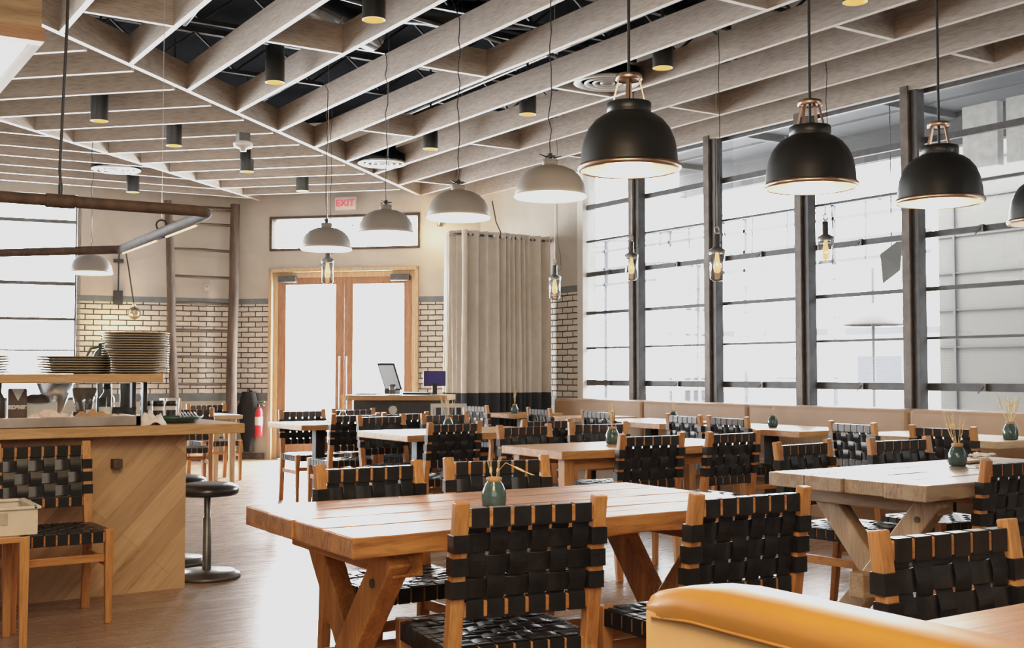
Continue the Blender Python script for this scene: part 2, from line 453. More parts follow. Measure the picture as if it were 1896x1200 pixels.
# ------------------------------------------------------------------ windows
RAILS = [(3.62, .05), (3.19, .055), (2.78, .022), (2.385, .05), (1.925, .036), (1.51, .022), (1.10, .065), (.88, .04)]
MULL = [11.24, 10.10, 8.86, 7.61, 6.39, 5.15, 3.92, 2.69, 1.46, .23, -1.0]
for i in range(len(MULL)-1):
    ya, yb = MULL[i+1], MULL[i]
    w = struct_root('window_%d' % (i+1), 'steel framed window bay of the right wall', 'window', (8.28, (ya+yb)/2, 0))
    hw = (yb-ya)/2
    m = MB()
    for z, t in RAILS: m.b2(-.02, .02, -hw, hw, z-t/2, z+t/2)
    for s in (-1, 1): m.b2(-.02, .02, s*hw-.018, s*hw+.018, .86, 3.64)
    m.build('frame', 'mull', w)
    MB().b2(.004, .008, -hw+.018, hw-.018, .88, 3.62).build('pane', 'glass', w)
    m = MB()
    for z in (2.385, 1.10): m.box((-.03, 0, z), (.03, .035, .06)); m.bar((-.045, 0, z+.01), (-.055, .05, z-.05), .008, .008)
    m.build('latch', 'gunmetal', w, bev=.002)
for i, y in enumerate(MULL[1:-1]):
    c = struct_root('trim_%d' % (i+1), 'brown steel mullion post between two window bays', 'post', (8.22, y, 0))
    MB().b2(-.09, .02, -.005, .075, .86, 3.66).build('face_post', 'columnbrown', c, bev=.004)
    MB().b2(-.06, .04, -.075, -.015, .86, 3.66).build('back_post', 'mull', c, bev=.004)
# sill
structure(MB().b2(8.14, 8.23, -1, 11.24, .84, .875).build('trim_20', 'mull'), 'dark sill under the right window wall', 'sill')
# far left window
w = struct_root('window_20', 'tall steel window behind the serving counter', 'window', (*lw(WT0), 0), math.atan2(LD.y, LD.x))
LW_ = WT1-WT0; m = MB()
for z, t in ((3.60, .05), (3.26, .05), (2.83, .02), (2.42, .05), (1.94, .04), (1.52, .02), (1.10, .05), (.87, .04)): m.b2(0, LW_, -.10, -.06, z-t/2, z+t/2)
for x in (0.0, 2.1, 4.2, LW_): m.b2(x-.02, x+.02, -.11, -.05, .85, 3.62)
m.build('frame', 'mull', w)
MB().b2(0, LW_, -.082, -.078, .87, 3.60).build('pane', 'glass', w)
MB().b2(-.05, .0, -.12, .0, .85, 3.62).build('jamb', 'jamb', w)

# ------------------------------------------------------------------ double doors and transom
dang = math.atan2(-1, 1)                                   # from A to B
def droot(name, label, cat, x, z=0): return struct_root(name, label, cat, (x, 21.71-x, z), dang)
W = (DX1-DX0)/S2                                           # opening width along the wall
f = droot('trim_21', 'oak frame around the double doors', 'door frame', DX0)
m = MB(); m.b2(0, .05, -.04, .18, 0, 2.69).b2(W-.05, W, -.04, .18, 0, 2.69).b2(0, W, -.04, .18, 2.635, 2.69)
m.build('casing', 'light_z', f, bev=.004)
m = MB(); m.b2(.05, .11, .03, .16, 0, 2.58).b2(W-.11, W-.05, .03, .16, 0, 2.58).b2(.05, W-.05, .03, .16, 2.56, 2.635)
m.build('inner_jamb', 'light_z', f, bev=.003)
LWD = (W-.22)/2
for k in (0, 1):
    d = droot('door_%d' % (k+1), ('left' if k == 0 else 'right')+' oak leaf of the glazed double door', 'door', DX0)
    x0 = .11+k*LWD; x1 = x0+LWD
    g0, g1 = (x0+.12, x1-.13) if k == 0 else (x0+.13, x1-.12)
    m = MB(); m.b2(x0+.002, g0, .05, .10, .01, 2.56).b2(g1, x1-.002, .05, .10, .01, 2.56).b2(g0, g1, .05, .10, 2.46, 2.56).b2(g0, g1, .05, .10, .01, .25)
    m.build('stile_frame', 'door_z', d, bev=.003)
    MB().b2(g0, g1, .07, .078, .25, 2.46).build('pane', 'glass', d)
    hx = x1-.045 if k == 0 else x0+.045
    m = MB(); m.tube([(hx, .01, .72), (hx, .01, 1.45)], .016); m.tube([(hx, .01, .80), (hx, .055, .80)], .008); m.tube([(hx, .01, 1.37), (hx, .055, 1.37)], .008)
    tag(m.build('pull_handle', 'copper', d), 'long vertical tube handle')
    cx = x0+.16 if k == 0 else x1-.16
    tag(MB().box((cx, .0, 2.54), (.27, .07, .09)).build('door_closer', 'gunmetal', d, bev=.006), 'grey box closer at the top of the leaf')
w = droot('window_21', 'wide transom window above the double doors', 'window', 6.04)
WW = (7.61-6.04)/S2
m = MB(); m.b2(0, WW, -.02, .16, 2.94, 2.975).b2(0, WW, -.02, .16, 3.395, 3.43).b2(0, .035, -.02, .16, 2.94, 3.43).b2(WW-.035, WW, -.02, .16, 2.94, 3.43)
m.build('frame', 'log_x', w, bev=.003)
MB().b2(.03, WW-.03, .07, .076, 2.97, 3.40).build('pane', 'glass', w)
m = MB()
for x in (.12, .47, .83, 1.18, 1.55, 1.9): m.b2(x-.006, x+.006, .16, .17, 2.97, 3.40)
for z in (3.08, 3.19, 3.30): m.b2(.10, WW-.1, .16, .17, z-.005, z+.005)
m.build('outer_grille', 'mull', w)
# exit sign
ex = droot('exit_sign', 'small white box sign with red EXIT lettering above the transom', 'sign', 6.85); ex['kind'] = ''; del ex['kind']
MB().box((0, -.03, 3.585), (.31, .05, .19)).build('housing', 'white', ex, bev=.012)
def text_part(name, s, size, mat, parent, loc, rot, depth=.003):
    cu = bpy.data.curves.new(name, 'FONT'); cu.body = s; cu.size = size; cu.align_x = 'CENTER'; cu.align_y = 'CENTER'; cu.extrude = depth; cu.offset = .0025
    t = bpy.data.objects.new('tmp', cu); COL.objects.link(t)
    bpy.context.view_layer.update()
    me = bpy.data.meshes.new_from_object(t.evaluated_get(bpy.context.evaluated_depsgraph_get()))
    bpy.data.objects.remove(t)
    o = bpy.data.objects.new(name, me); COL.objects.link(o); me.materials.clear(); me.materials.append(MATS[mat])
    o.parent = parent; o.location = loc; o.rotation_euler = rot
    return o
text_part('lettering', 'EXIT', .135, 'redtext', ex, (0, -.0585, 3.585), (PI/2, 0, 0))

# ------------------------------------------------------------------ ceiling lattice: every beam its own piece of structure
tn = [30]
def beam(p0, p1, th=.045, z0=ZB, z1=ZT, label='whitewashed timber ceiling beam', mat='beam_x'):
    L = math.hypot(p1[0]-p0[0], p1[1]-p0[1]); a = math.atan2(p1[1]-p0[1], p1[0]-p0[0])
    m = MB(); m.b2(0, L, -th/2, th/2, 0, z1-z0)
    o = m.build('trim_%d' % tn[0], mat, loc=(p0[0], p0[1], z0), rotz=a, bev=.002); tn[0] += 1
    o.data.materials.append(MATS['beam_edge_glare']); o.data.polygons[0].material_index = 1  # underside face only: pale edge plus painted floor glare
    structure(o, label, 'ceiling beam'); o['group'] = label+'s'
    return o
def r1(x): return 8.736+(x-1.752)*.9186            # ridge one (diagonal)
def r2(x): return 12.105+(x-1.902)*.916            # ridge two (diagonal)
beam((-.6, r1(-.6)), (7.75, r1(7.75)), .055, label='long diagonal ceiling beam nearest the viewer')
beam((-.6, r2(-.6)), (5.95, r2(5.95)), .055, label='long diagonal ceiling beam over the ladder side')
RBX = [1.77+.65*k for k in range(-4, 10)]
for x in RBX:
    beam((x, -3.9), (x, r1(x)-.03), label='timber ceiling beam running along the window wall')
beam((8.175, -3.9), (8.175, 13.5), .06, 3.62, 3.92, label='edge ceiling beam against the window wall')
for k, x in enumerate(RBX+[8.175]):
    if k == 0: continue
    xa = RBX[k-1]; ys = (10.62, 5.58, .54) if (k % 2 == 0) else (13.1, 8.13, 3.07, -2)
    for y in ys:
        if y < r1((x+xa)/2)-.35: beam((xa+.024, y), (x-.024, y), label='short timber block between two ceiling beams')
dn = Vector((-.70, .714))
for k in range(-6, 12):
    p = (2.045+.465*k, 9.082+.4275*k)
    t = (r2(p[0])-p[1])/(dn.y-.916*dn.x)
    beam((p[0]+dn.x*.03, p[1]+dn.y*.03), (p[0]+dn.x*(t-.03), p[1]+dn.y*(t-.03)), label='timber ceiling beam running parallel to the door wall')
for y in (12.15, 12.66, 13.33, 13.91, 14.51, 15.08, 15.63, 11.5, 10.9, 10.3):
    x = (y-12.105)/.916+1.902
    beam((x-.03, y+.004), (x-7.5, y+.55), label='timber ceiling beam running parallel to the ladder wall')
for (x, y) in ((1.3, 13.0), (1.55, 13.65), (1.1, 14.3)):
    beam((x, y+.11), (x+.03, y+.55), label='short timber block over the ladder side')
# dark services above the beams
def duct(pts, r, label, mat='duct'):
    m = MB(); m.tube(pts, r, 20)
    P = [Vector(p) for p in pts]
    for a, b in zip(P[:-1], P[1:]):
        L = (b-a).length; n = int(L/.9)
        for i in range(1, n+1):
            c = a+(b-a)*i/(n+1); d = (b-a).normalized()
            m.tube([c-d*.02, c+d*.02], r*1.06, 20)
    return tag(m.build('air_duct', mat), label, 'duct')
duct([(3.41, 8.59, 4.2), (4.48, 9.20, 4.2)], .14, 'silvery round air duct above the beams near the top left', 'ductbright')
duct([(3.9, 9.6, 4.5), (5.0, 9.2, 4.5), (5.9, 8.8, 4.5)], .12, 'dark round air duct bending above the diagonal beam')
duct([(4.9, 7.6, 4.5), (7.5, 3.6, 4.5)], .09, 'thin dark air duct crossing above the beams')
for i in range(8):
    y = 1.0+i*1.5
    m = MB(); m.b2(-1, 8.1, y-.03, y+.03, 4.66, 4.72); m.b2(-1, 8.1, y-.02, y+.02, 4.30, 4.34)
    for k in range(22): m.bar((-1+k*.42, y, 4.33), (-1+(k+1)*.42, y, 4.67) if k % 2 == 0 else (-1+(k+1)*.42, y, 4.33), .02, .02) if k % 2 == 0 else m.bar((-1+k*.42, y, 4.67), (-1+(k+1)*.42, y, 4.33), .02, .02)
    o = m.build('roof_joist', 'black'); tag(o, 'black steel roof joist under the deck', 'joist', 'black steel roof joists above the beams'); o['kind'] = 'structure'
for i, (a, b) in enumerate((((2.5, 5, 4.12), (2.9, 9.5, 4.12)), ((1.8, 7.6, 4.05), (6.8, 8.6, 4.05)), ((4.2, 2, 4.1), (4.4, 12, 4.1)), ((5.9, 3, 4.15), (6.1, 12, 4.15)))):
    m = MB(); m.tube([a, b], .022, 8)
    tag(m.build('conduit', 'gunmetal'), ['thin conduit above the top left beams', 'thin conduit crossing above the air vents', 'long conduit over the middle tables', 'long conduit over the window tables'][i], 'conduit')

# round ceiling diffusers
def diffuser(x, y, label):
    t = thing('air_vent', label, 'air vent', (x, y, 3.685))
    MB().lathe([(.225, .02), (.285, .012), (.29, 0), (.26, -.012), (.235, .0), (.225, .02)]).build('outer_ring', 'vane', t)
    for i, (a, b) in enumerate(((.20, .16), (.13, .10), (.065, .04))):
        MB().lathe([(a, .0), (a-.008, -.014), (b, .012), (b+.01, .02), (a, .0)]).build('vane_ring', 'vane', t)
    MB().lathe([(.29, .02), (.29, .10), (.16, .16), (.16, .32)]).build('boot', 'duct', t)
    MB().lathe([(0.0001, .05), (.27, .05)]).build('throat', 'deck', t)
    return t
diffuser(3.586, 14.42, 'round white ceiling vent above the counter side of the room')
diffuser(6.114, 12.27, 'round white ceiling vent above the double doors')
diffuser(6.007, 7.786, 'large round white ceiling vent behind the nearest black pendant')

# ------------------------------------------------------------------ downlights
ZD = 3.52
def downlight():
    t = thing('downlight', '', 'ceiling light', (0, 0, ZD))
    MB().lathe([(.001, .30), (.076, .30), (.078, .295), (.08, .0)]).build('housing', 'satinblack', t)
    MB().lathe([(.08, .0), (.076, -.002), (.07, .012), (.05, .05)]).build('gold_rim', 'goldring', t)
    MB().lathe([(.0001, .045), (.055, .045)]).build('lamp_glow', 'warm', t)
    MB().tube([(0, 0, .30), (0, 0, 1.1)], .012, 8).build('stem', 'black', t)
    return t
DL = [(2.558, 10.918, 3.525, 'black cylinder downlight left of the hanging cable'),
      (3.481, 11.711, 3.525, 'black cylinder downlight right of the thin white cord'),
      (3.510, 9.027, 3.610, 'black cylinder downlight between the diagonal beam and top edge'),
      (3.440, 7.044, 3.610, 'black cylinder downlight cut by the top edge of the frame'),
      (5.917, 8.879, 3.610, 'black cylinder downlight left of the large round vent'),
      (5.897, 6.936, 3.610, 'black cylinder downlight right of the nearest black pendant stem'),
      (5.881, 5.013, 3.610, 'downlight of which only the gold rim shows at top right'),
      (5.967, 10.829, 3.610, 'black cylinder downlight behind the third grey pendant cord'),
      (4.640, 12.778, 3.525, 'small black downlight just under the smoke detector'),
      (5.736, 13.772, 3.525, 'small black downlight left of the exit sign'),
      (3.950, 15.033, 3.525, 'small black downlight beside the left ceiling vent')]
d0 = downlight(); tr = tree_of(d0)
for i, (x, y, zz, lb) in enumerate(DL):
    if i == 0: d0.location = (x, y, zz); d0['label'] = lb
    else: dup(d0, (x, y, zz), 0, lb, None, tr)
t = thing('smoke_detector', 'white smoke detector with a grey base hanging from a beam', 'smoke detector', (4.076, 11.342, 3.5))
MB().lathe([(.0001, -.03), (.03, -.03), (.035, 0), (.09, .01), (.10, .05), (.075, .07), (.0001, .07)]).build('cap', 'white', t)
MB().box((0, 0, .11), (.12, .12, .09)).build('base', 'gunmetal', t, bev=.01)

# ------------------------------------------------------------------ pendants
def black_pendant():
    t = thing('pendant_lamp', '', 'pendant lamp', (0, 0, 2.34))
    prof = [(.118, .40), (.122, .395), (.122, .345), (.116, .335), (.15, .322), (.19, .29), (.225, .24), (.25, .17), (.262, .10), (.266, .03), (.268, .012), (.262, .012), (.256, .10), (.244, .17), (.22, .235), (.185, .283), (.14, .315), (.0001, .33)]
    sh = MB().lathe(prof, n=48).build('shade', 'satinblack', t)
    MB().lathe([(.0001, .402), (.118, .40)], n=48).build('shade_cap', 'satinblack', sh)
    MB().lathe([(.262, .03), (.276, .028), (.282, .012), (.276, -.002), (.262, -.006), (.258, .0)], n=48).build('rim_ring', 'copper', t)
    m = MB(); m.lathe([(.0001, -.03), (.10, -.026), (.2, -.012), (.258, .0)], n=48)
    tag(m.build('diffuser_glass', 'lampglow', t), 'softly glowing frosted glass bottom')
    m = MB()
    for k in range(4):
        a = PI/4+k*PI/2; ca, sa = math.cos(a), math.sin(a)
        m.bar((ca*.088, sa*.088, .40), (ca*.056, sa*.056, .545), .018, .006, side=(-sa, ca, 0))
    m.lathe([(.066, .535), (.072, .54), (.072, .565), (.066, .572), (.0001, .572)], n=24)
    m.lathe([(.066, .565), (.066, .537), (.0001, .56)], n=24)
    tag(m.build('top_cage', 'copper', t), 'open copper cage holding the shade')
    m = MB()
    for k in range(3): m.box((.272-.01*k, -.03+.03*k, .02), (.02, .022, .03))
    m.bar((.27, -.06, .02), (.285, .055, .02), .01, .012)
    m.build('clamp', 'steel', t, bev=.002)
    MB().tube([(0, 0, .40), (0, 0, .6), (0, 0, 2.3)], .0085, 8).build('cable', 'black', t)
    return t
bp = black_pendant(); tr = tree_of(bp)
BP = [((3.946, 4.925), 0, 'large black dome pendant with copper cage, nearest and leftmost'),
      ((5.234, 4.812), 2.6, 'black dome pendant hanging between the two other full black pendants'),
      ((6.402, 4.785), .6, 'black dome pendant in front of the rightmost full window post'),
      ((7.72, 4.86), 1., 'black dome pendant cut off by the right edge')]
for i, ((x, y), rz, lb) in enumerate(BP):
    if i == 0: bp.scale = (1, 1, .92); bp.location = (x, y, 2.32); bp.rotation_euler = (0, 0, rz); bp['label'] = lb
    else: dup(bp, (x, y, 2.32 if i < 3 else 2.29), rz, lb, None, tr)

def wavy(x, y, z0, z1, n=14, amp=.012, seed=1):
    rnd = random.Random(seed); pts = []
    for i in range(n+1):
        f = i/n; e = 0 if i in (0, n) else amp
        pts.append((x+rnd.uniform(-e, e), y+rnd.uniform(-e, e), z0+(z1-z0)*f))
    return pts
def grey_pendant():
    t = thing('grey_pendant_lamp', '', 'pendant lamp', (0, 0, 2.32))
    prof = [(.045, .285), (.047, .245), (.10, .235), (.15, .205), (.19, .155), (.213, .10), (.222, .04), (.224, .0), (.219, .0), (.213, .05), (.20, .11), (.17, .17), (.12, .215), (.0001, .235)]
    sh = MB().lathe(prof, n=40).build('shade', 'greyshade', t)
    tag(MB().lathe([(.228, .004), (.231, -.006), (.224, -.016), (.217, -.012), (.218, .002)], n=40).build('white_rim', 'greyglow', t), 'bright white lower rim')
    MB().lathe([(.0001, -.004), (.218, -.004)], n=40).build('inner_glow', 'greyglow', t)
    m = MB(); m.lathe([(.001, .30), (.05, .297), (.052, .262), (.045, .255)], n=20); m.build('collar', 'greyshade', t)
    m = MB()
    m.tube([(-.085, 0, .335), (-.03, 0, .318), (0, 0, .345), (.03, 0, .318), (.085, 0, .338)], .007, 8, rs=[.003, .008, .009, .008, .003])
    m.tube([(0, -.05, .32), (0, 0, .33), (0, .05, .32)], .006, 8); m.tube([(0, 0, .29), (0, 0, .35)], .014, 10)
    tag(m.build('wing_bracket', 'black', t), 'dark cleat shaped bracket')
    return t
gp = grey_pendant(); tr = tree_of(gp)
GP = [(4.174, 6.005, 'grey dome pendant nearest the black pendants'), (4.19, 7.186, 'grey dome pendant above and left of the curtain'),
      (4.20, 8.358, 'grey dome pendant hanging in front of the transom, right one'), (4.26, 9.667, 'grey dome pendant hanging in front of the transom, left one'),
      (2.98, 13.003, 'grey dome pendant hanging over the plate shelf by the left window')]
cols = []
for i, (x, y, lb) in enumerate(GP):
    if i == 0: o = gp; gp.scale = (1, 1, .78); gp.location = (x, y, 2.335); gp['label'] = lb
    else: o = dup(gp, (x, y, 2.335 if i < 4 else 2.30), .3*i, lb, None, tr)
    pts = wavy(0, 0, .34, 1.95, 16, .011, i+3)
    if i not in (4,): pts[-1] = (.02, .10, 2.1); pts.append((.0, .14, 2.7))
    m = MB(); m.tube(pts, .0038, 6); m.build('cord', 'black', o)
    MB().tube([(.035, .0, .34), (.035, 0, 2.9)], .0012, 4).build('suspension_wire', 'steel', o)
# clear jar lamps on cords
def jar_lamp(x, y, z, label, s=1., seed=0):
    t = thing('jar_lamp', label, 'pendant lamp', (x, y, z))
    MB().lathe([(.0001, -.10*s), (.03*s, -.098*s), (.048*s, -.08*s), (.05*s, 0), (.05*s, .07*s), (.04*s, .085*s)], n=20).build('glass_jar', 'clear', t)
    MB().lathe([(.052*s, .07*s), (.054*s, .10*s), (.03*s, .115*s), (.02*s, .12*s), (.02*s, .20*s), (.0001, .205*s)], n=20).build('socket', 'steel', t)
    MB().lathe([(.0001, -.05*s), (.02*s, -.04*s), (.024*s, -.01*s), (.014*s, .05*s), (.012*s, .08*s)], n=14).build('bulb', 'filament', t)
    an = [(.025*math.cos(2*PI*k/10), 0, .23*s+.025*math.sin(2*PI*k/10)) for k in range(11)]
    MB().tube(an, .004, 6, cap=False).build('ring_hook', 'brass', t)
    pts = [(.0, 0, .17*s), (.05, 0, .15*s), (.085, 0, .2), (.07, 0, .36)]+wavy(.03, 0, .5, ZB-z+.2, 12, .006, seed)
    MB().tube(pts, .003, 6).build('cord', 'black', t)
    MB().tube([(0, 0, .25*s), (0, 0, ZB-z+.2)], .0022, 4).build('suspension_wire', 'brass', t)
    return t
jar_lamp(6.95, 9.92, 2.10, 'clear jar lamp hanging against the brick pier right of the curtain', 1.2, 1)
jar_lamp(6.75, 8.40, 2.19, 'clear jar lamp hanging beside the first window post', 1.2, 2)
jar_lamp(6.149, 6.605, 2.04, 'clear jar lamp hanging in front of the second window post', 1.2, 3)
jar_lamp(6.98, 6.27, 2.16, 'clear jar lamp hanging between the two right black pendants', 1.2, 4)
jar_lamp(4.62, 10.45, 2.20, 'clear jar lamp showing below the left transom pendant', 1.2, 5)

# ------------------------------------------------------------------ chairs
def yb(z):                                        # back plane
    return -.212-(z-.45)*.155 if z > .45 else -.212
def make_chair():
    t = thing('woven_chair', '', 'chair')
    for sx in (-1, 1):
        m = MB(); pts = [(sx*.218, -.245, 0), (sx*.218, -.222, .22), (sx*.218, -.207, .42), (sx*.218, yb(.52), .52), (sx*.218, yb(.70), .70), (sx*.218, yb(.862), .862)]
        m.poly(pts, .042, .034, [.026, .034, .042, .040, .036, .032]); m.build('leg', 'chair_z', t, bev=.004)
        m = MB(); m.box((sx*.218, .195, .2275), (.042, .042, .455), taper=.68); m.build('leg', 'chair_z', t, bev=.004)
    m = MB(); m.bar((-.198, yb(.815), .815), (.198, yb(.815), .815), .026, .048)
    m.build('top_rail', 'chair_x', t, bev=.004)
    m = MB(); m.bar((-.198, yb(.555), .555), (.198, yb(.555), .555), .024, .044)
    m.build('lower_rail', 'chair_x', t, bev=.004)
    m = MB(); m.b2(-.198, .198, .178, .205, .395, .442).b2(-.198, .198, -.215, -.195, .395, .442)
    for s in (-1, 1): m.b2(s*.232, s*.206, -.195, .176, .40, .442)
    m.build('seat_frame', 'chair_x', t, bev=.003)
    m = MB(); m.b2(-.198, .198, .185, .202, .30, .338)
    for s in (-1, 1): m.b2(s*.226, s*.210, -.21, .18, .27, .31)
    m.build('stretcher', 'chair_x', t, bev=.003)
    # woven back: six vertical straps, three horizontal ones
    m = MB(); px = [-.1625+.065*i for i in range(6)]; hz = [.745, .680, .615]
    for i, x in enumerate(px):
        m.box((x, yb(.815), .815), (.053, .034, .056)); m.box((x, yb(.555), .555), (.053, .032, .052))
        pts = []
        for k in range(25):
            z = .80-.235*k/24; s = 0
            for j, h in enumerate(hz):
                s += (1 if (i+j) % 2 == 0 else -1)*math.exp(-((z-h)/.026)**2)
            pts.append((x, yb(z)+.0062*s, z))
        m.ribbon(pts, (1, 0, 0), .054, .0042)
    for j, h in enumerate(hz):
        for s in (-1, 1): m.box((s*.218, yb(h), h), (.050, .046, .05))
        pts = []
        for k in range(57):
            x = -.20+.40*k/56; s = 0
            for i, xx in enumerate(px): s += (-1 if (i+j) % 2 == 0 else 1)*math.exp(-((x-xx)/.026)**2)
            pts.append((x, yb(h)+.0062*s, h))
        m.ribbon(pts, (0, -.15, 1), .054, .0042)
    m.build('backrest', 'leather', t, bev=.0012)
    # woven seat
    m = MB(); sx = [-.165+.055*i for i in range(7)]; sy = [-.16+.0535*i for i in range(7)]
    for i, x in enumerate(sx):
        m.box((x, .190, .420), (.047, .036, .056)); m.box((x, -.205, .42), (.047, .028, .05))
        pts = []
        for k in range(61):
            y = -.21+.405*k/60; s = sum((1 if (i+j) % 2 == 0 else -1)*math.exp(-((y-yy)/.021)**2) for j, yy in enumerate(sy))
            dip = -.006*(1-(y/.2)**2)
            pts.append((x, y, .448+.0048*s+dip))
        m.ribbon(pts, (1, 0, 0), .048, .004)
    for j, y in enumerate(sy):
        for s in (-1, 1): m.box((s*.219, y, .42), (.034, .045, .056))
        pts = []
        for k in range(61):
            x = -.22+.44*k/60; s = sum((-1 if (i+j) % 2 == 0 else 1)*math.exp(-((x-xx)/.021)**2) for i, xx in enumerate(sx))
            dip = -.006*(1-(x/.22)**2)
            pts.append((x, y, .448+.0048*s+dip))
        m.ribbon(pts, (0, 1, 0), .046, .004)
    m.build('seat', 'leather', t, bev=.0012)
    return t
chair0 = make_chair(); CT = tree_of(chair0); used = [False]
def chair(x, yback, facing, label, rot=0, group=None):
    """facing 'N' = towards +Y, 'S' = towards -Y, 'E' = towards the windows; x/yback locate the top of the backrest"""
    rz = {'N': 0, 'S': PI, 'E': -PI/2}[facing]+R(rot)
    off = .272
    loc = (x-math.sin(rz)*off, yback+math.cos(rz)*off, 0)
    if not used[0]:
        used[0] = True; chair0.location = loc; chair0.rotation_euler = (0, 0, rz); chair0['label'] = label; return chair0
    return dup(chair0, loc, rz, label, group, CT)
chair(1.855, 2.765, 'N', 'black strap chair on the near side of the orange table, back closest to the viewer', -8)
chair(2.555, 2.60, 'N', 'woven black strap chair behind the caramel bench, beside the right end of the orange table', -2)
chair(2.05, 4.215, 'S', 'woven black strap chair on the far side of the orange table, left one', 2)
chair(2.66, 4.23, 'S', 'woven black strap chair on the far side of the orange table behind its green vase', -12)
chair(4.45, 2.95, 'N', 'woven black strap chair cut by the right edge at the grey plank table', -3)
chair(2.36, 1.76, 'S', 'woven black strap chair facing the foreground table behind the caramel bench', -4)
chair(4.45, 5.35, 'N', 'woven black strap chair at the smooth middle table, directly behind the orange table', -3)
chair(5.06, 5.30, 'N', 'slightly turned woven chair at the smooth middle table, left of the grey plank table', 5)
chair(4.45, 6.72, 'S', 'woven chair on the far side of the smooth middle table, left one', 6)
chair(5.15, 6.80, 'S', 'woven chair on the far side of the smooth middle table behind its vase', -12)
chair(4.27, 7.37, 'N', 'very dark woven chair in front of the tall wheat vase, left of the middle table', 5)
chair(5.12, 7.42, 'N', 'woven chair behind the far left chair of the smooth middle table', 2)
chair(4.46, 8.95, 'S', 'woven chair on the far side of the third table, left one', 6)
chair(5.10, 8.98, 'S', 'woven chair on the far side of the third table, half hidden by wheat', 0)
chair(4.41, 9.35, 'N', 'woven chair on the near side of the table by the doors, left one', 2)
chair(4.94, 9.42, 'N', 'woven chair on the near side of the table by the doors, right one', 0)
chair(4.45, 10.65, 'S', 'woven chair against the left door leaf, back peeking over the farthest table', -2)
chair(5.02, 10.70, 'S', 'woven chair on the far side of the farthest table, beside its vase', 0)
chair(4.63, 4.33, 'S', 'grey shining woven chair on the far side of the grey plank table, left one', 7)
chair(5.34, 4.28, 'S', 'grey shining woven chair on the far side of the grey plank table, right one', -4)
EY = [(11.12, 'woven chair at the farthest bench table by the curtain'), (9.83, 'woven chair at the second bench table from the curtain'), (8.87, 'woven chair at the bench table by the first bench seam'),
      (7.615, 'woven chair facing the bench, left one of the pair behind the middle table'), (7.09, 'woven chair facing the bench, right one of the pair behind the middle table'),
      (5.76, 'woven chair facing the bench behind the left grey chair'), (5.06, 'woven chair facing the bench behind the vase of the grey plank table')]
for i, (y, lb) in enumerate(EY):
    rz = -PI/2+R([3, -4, 2, -3, 1, -6, 9][i])
    dup(chair0, (6.70+.272, y, 0), rz, lb, None, CT)
chair(1.225, 6.34, 'S', 'woven chair standing against the diagonal board counter front', 1)
chair(4.35, 13.25, 'S', 'woven chair at the pale table beside the log ladder', 4)
chair(3.68, 11.72, 'N', 'woven chair mostly hidden behind the counter end', -10)

# ------------------------------------------------------------------ tables
def plank_slab(L, Wd, th, n, seed, z):
    rnd = random.Random(seed); m = MB(); w = Wd/n
    for i in range(n):
        y0 = -Wd/2+i*w+(.0045 if i else 0); y1 = -Wd/2+(i+1)*w-(.0045 if i < n-1 else 0)
        e0, e1 = rnd.uniform(-.008, .008), rnd.uniform(-.008, .008); K = 14
        vs = []
        for k in range(K+1):
            x = -L/2+e0+(L+e1-e0)*k/K
            a = rnd.uniform(-.004, .004) if i == 0 else 0; b = rnd.uniform(-.004, .004) if i == n-1 else 0
            zt = z+rnd.uniform(-.0008, .0008)
            zb = z-th+(rnd.uniform(-.004, .004) if i in (0, n-1) else 0)
            vs += [(x, y0+a, zb), (x, y1+b, zb), (x, y1+b, zt), (x, y0+a, zt)]
        fs = [(0, 3, 2, 1), tuple(4*K+q for q in range(4))]
        for k in range(K):
            for q in range(4): fs.append((4*k+q, 4*k+(q+1) % 4, 4*k+4+(q+1) % 4, 4*k+4+q))
        # orientation fix: reverse order of side faces
        m.add(vs, [tuple(reversed(f_)) for f_ in fs])
    return m
def trestle_table(cx, cy, L, Wd, rot, kind, label, inset, th=.062, seed=1, xcross=True):
    t = thing('trestle_table', label, 'table', (cx, cy, 0), R(rot))
    top = 'top_'+kind; k = {'rust': 'rust', 'grey': 'grey'}[kind]
    plank_slab(L, Wd, th, 4, seed, .76).build('tabletop', top, t, bev=.004)
    MB().b2(-L/2+.02, L/2-.02, -Wd/2+.03, Wd/2-.03, .76-th+.006, .7572).build('gap_shade_sheet', 'black', t)  # added black sheet, stands in for shade in the plank gaps
    zt = .76-th
    for s in (-1, 1):
        x = s*(L/2-inset)
        for q in (-1, 1):
            m = MB(); hw = Wd/2-.075
            m.bar((x+.036*q, q*hw, zt), (x+.036*q, -q*hw*(.56 if kind == 'rust' else .72), .0), .07, .108, side=(1, 0, 0))
            m.build('leg', k+'_z', t, bev=.006)
        m = MB(); m.b2(x-.05, x+.05, -Wd/2+.06, Wd/2-.06, zt-.075, zt-.0)
        m.build('cross_rail', k+'_y', t, bev=.005)
    m = MB(); m.b2(-L/2+inset-.14, L/2-inset+.14, -.04, .04, .235, .345)
    m.build('stretcher', k+'_x', t, bev=.006)
    for s in (-1, 1):
        MB().box((s*(L/2-inset+.085), 0, .29), (.022, .12, .03)).build('peg', 'log_x', t)
        MB().tube([(s*(L/2-inset+.03), s*(Wd/2-.15), .60), (s*(L/2-inset+.077), s*(Wd/2-.15), .60)], .014, 10).build('peg', 'log_x', t)
    return t
T1 = trestle_table(2.235, 3.415, 1.66, .915, -.9, 'rust', 'rustic orange pine table with plank top and crossed legs in front', .20, seed=3)
T2 = trestle_table(4.82, 3.50, 1.72, .84, 1.5, 'grey', 'weathered grey brown plank table with crossed legs at the right', .22, seed=9)
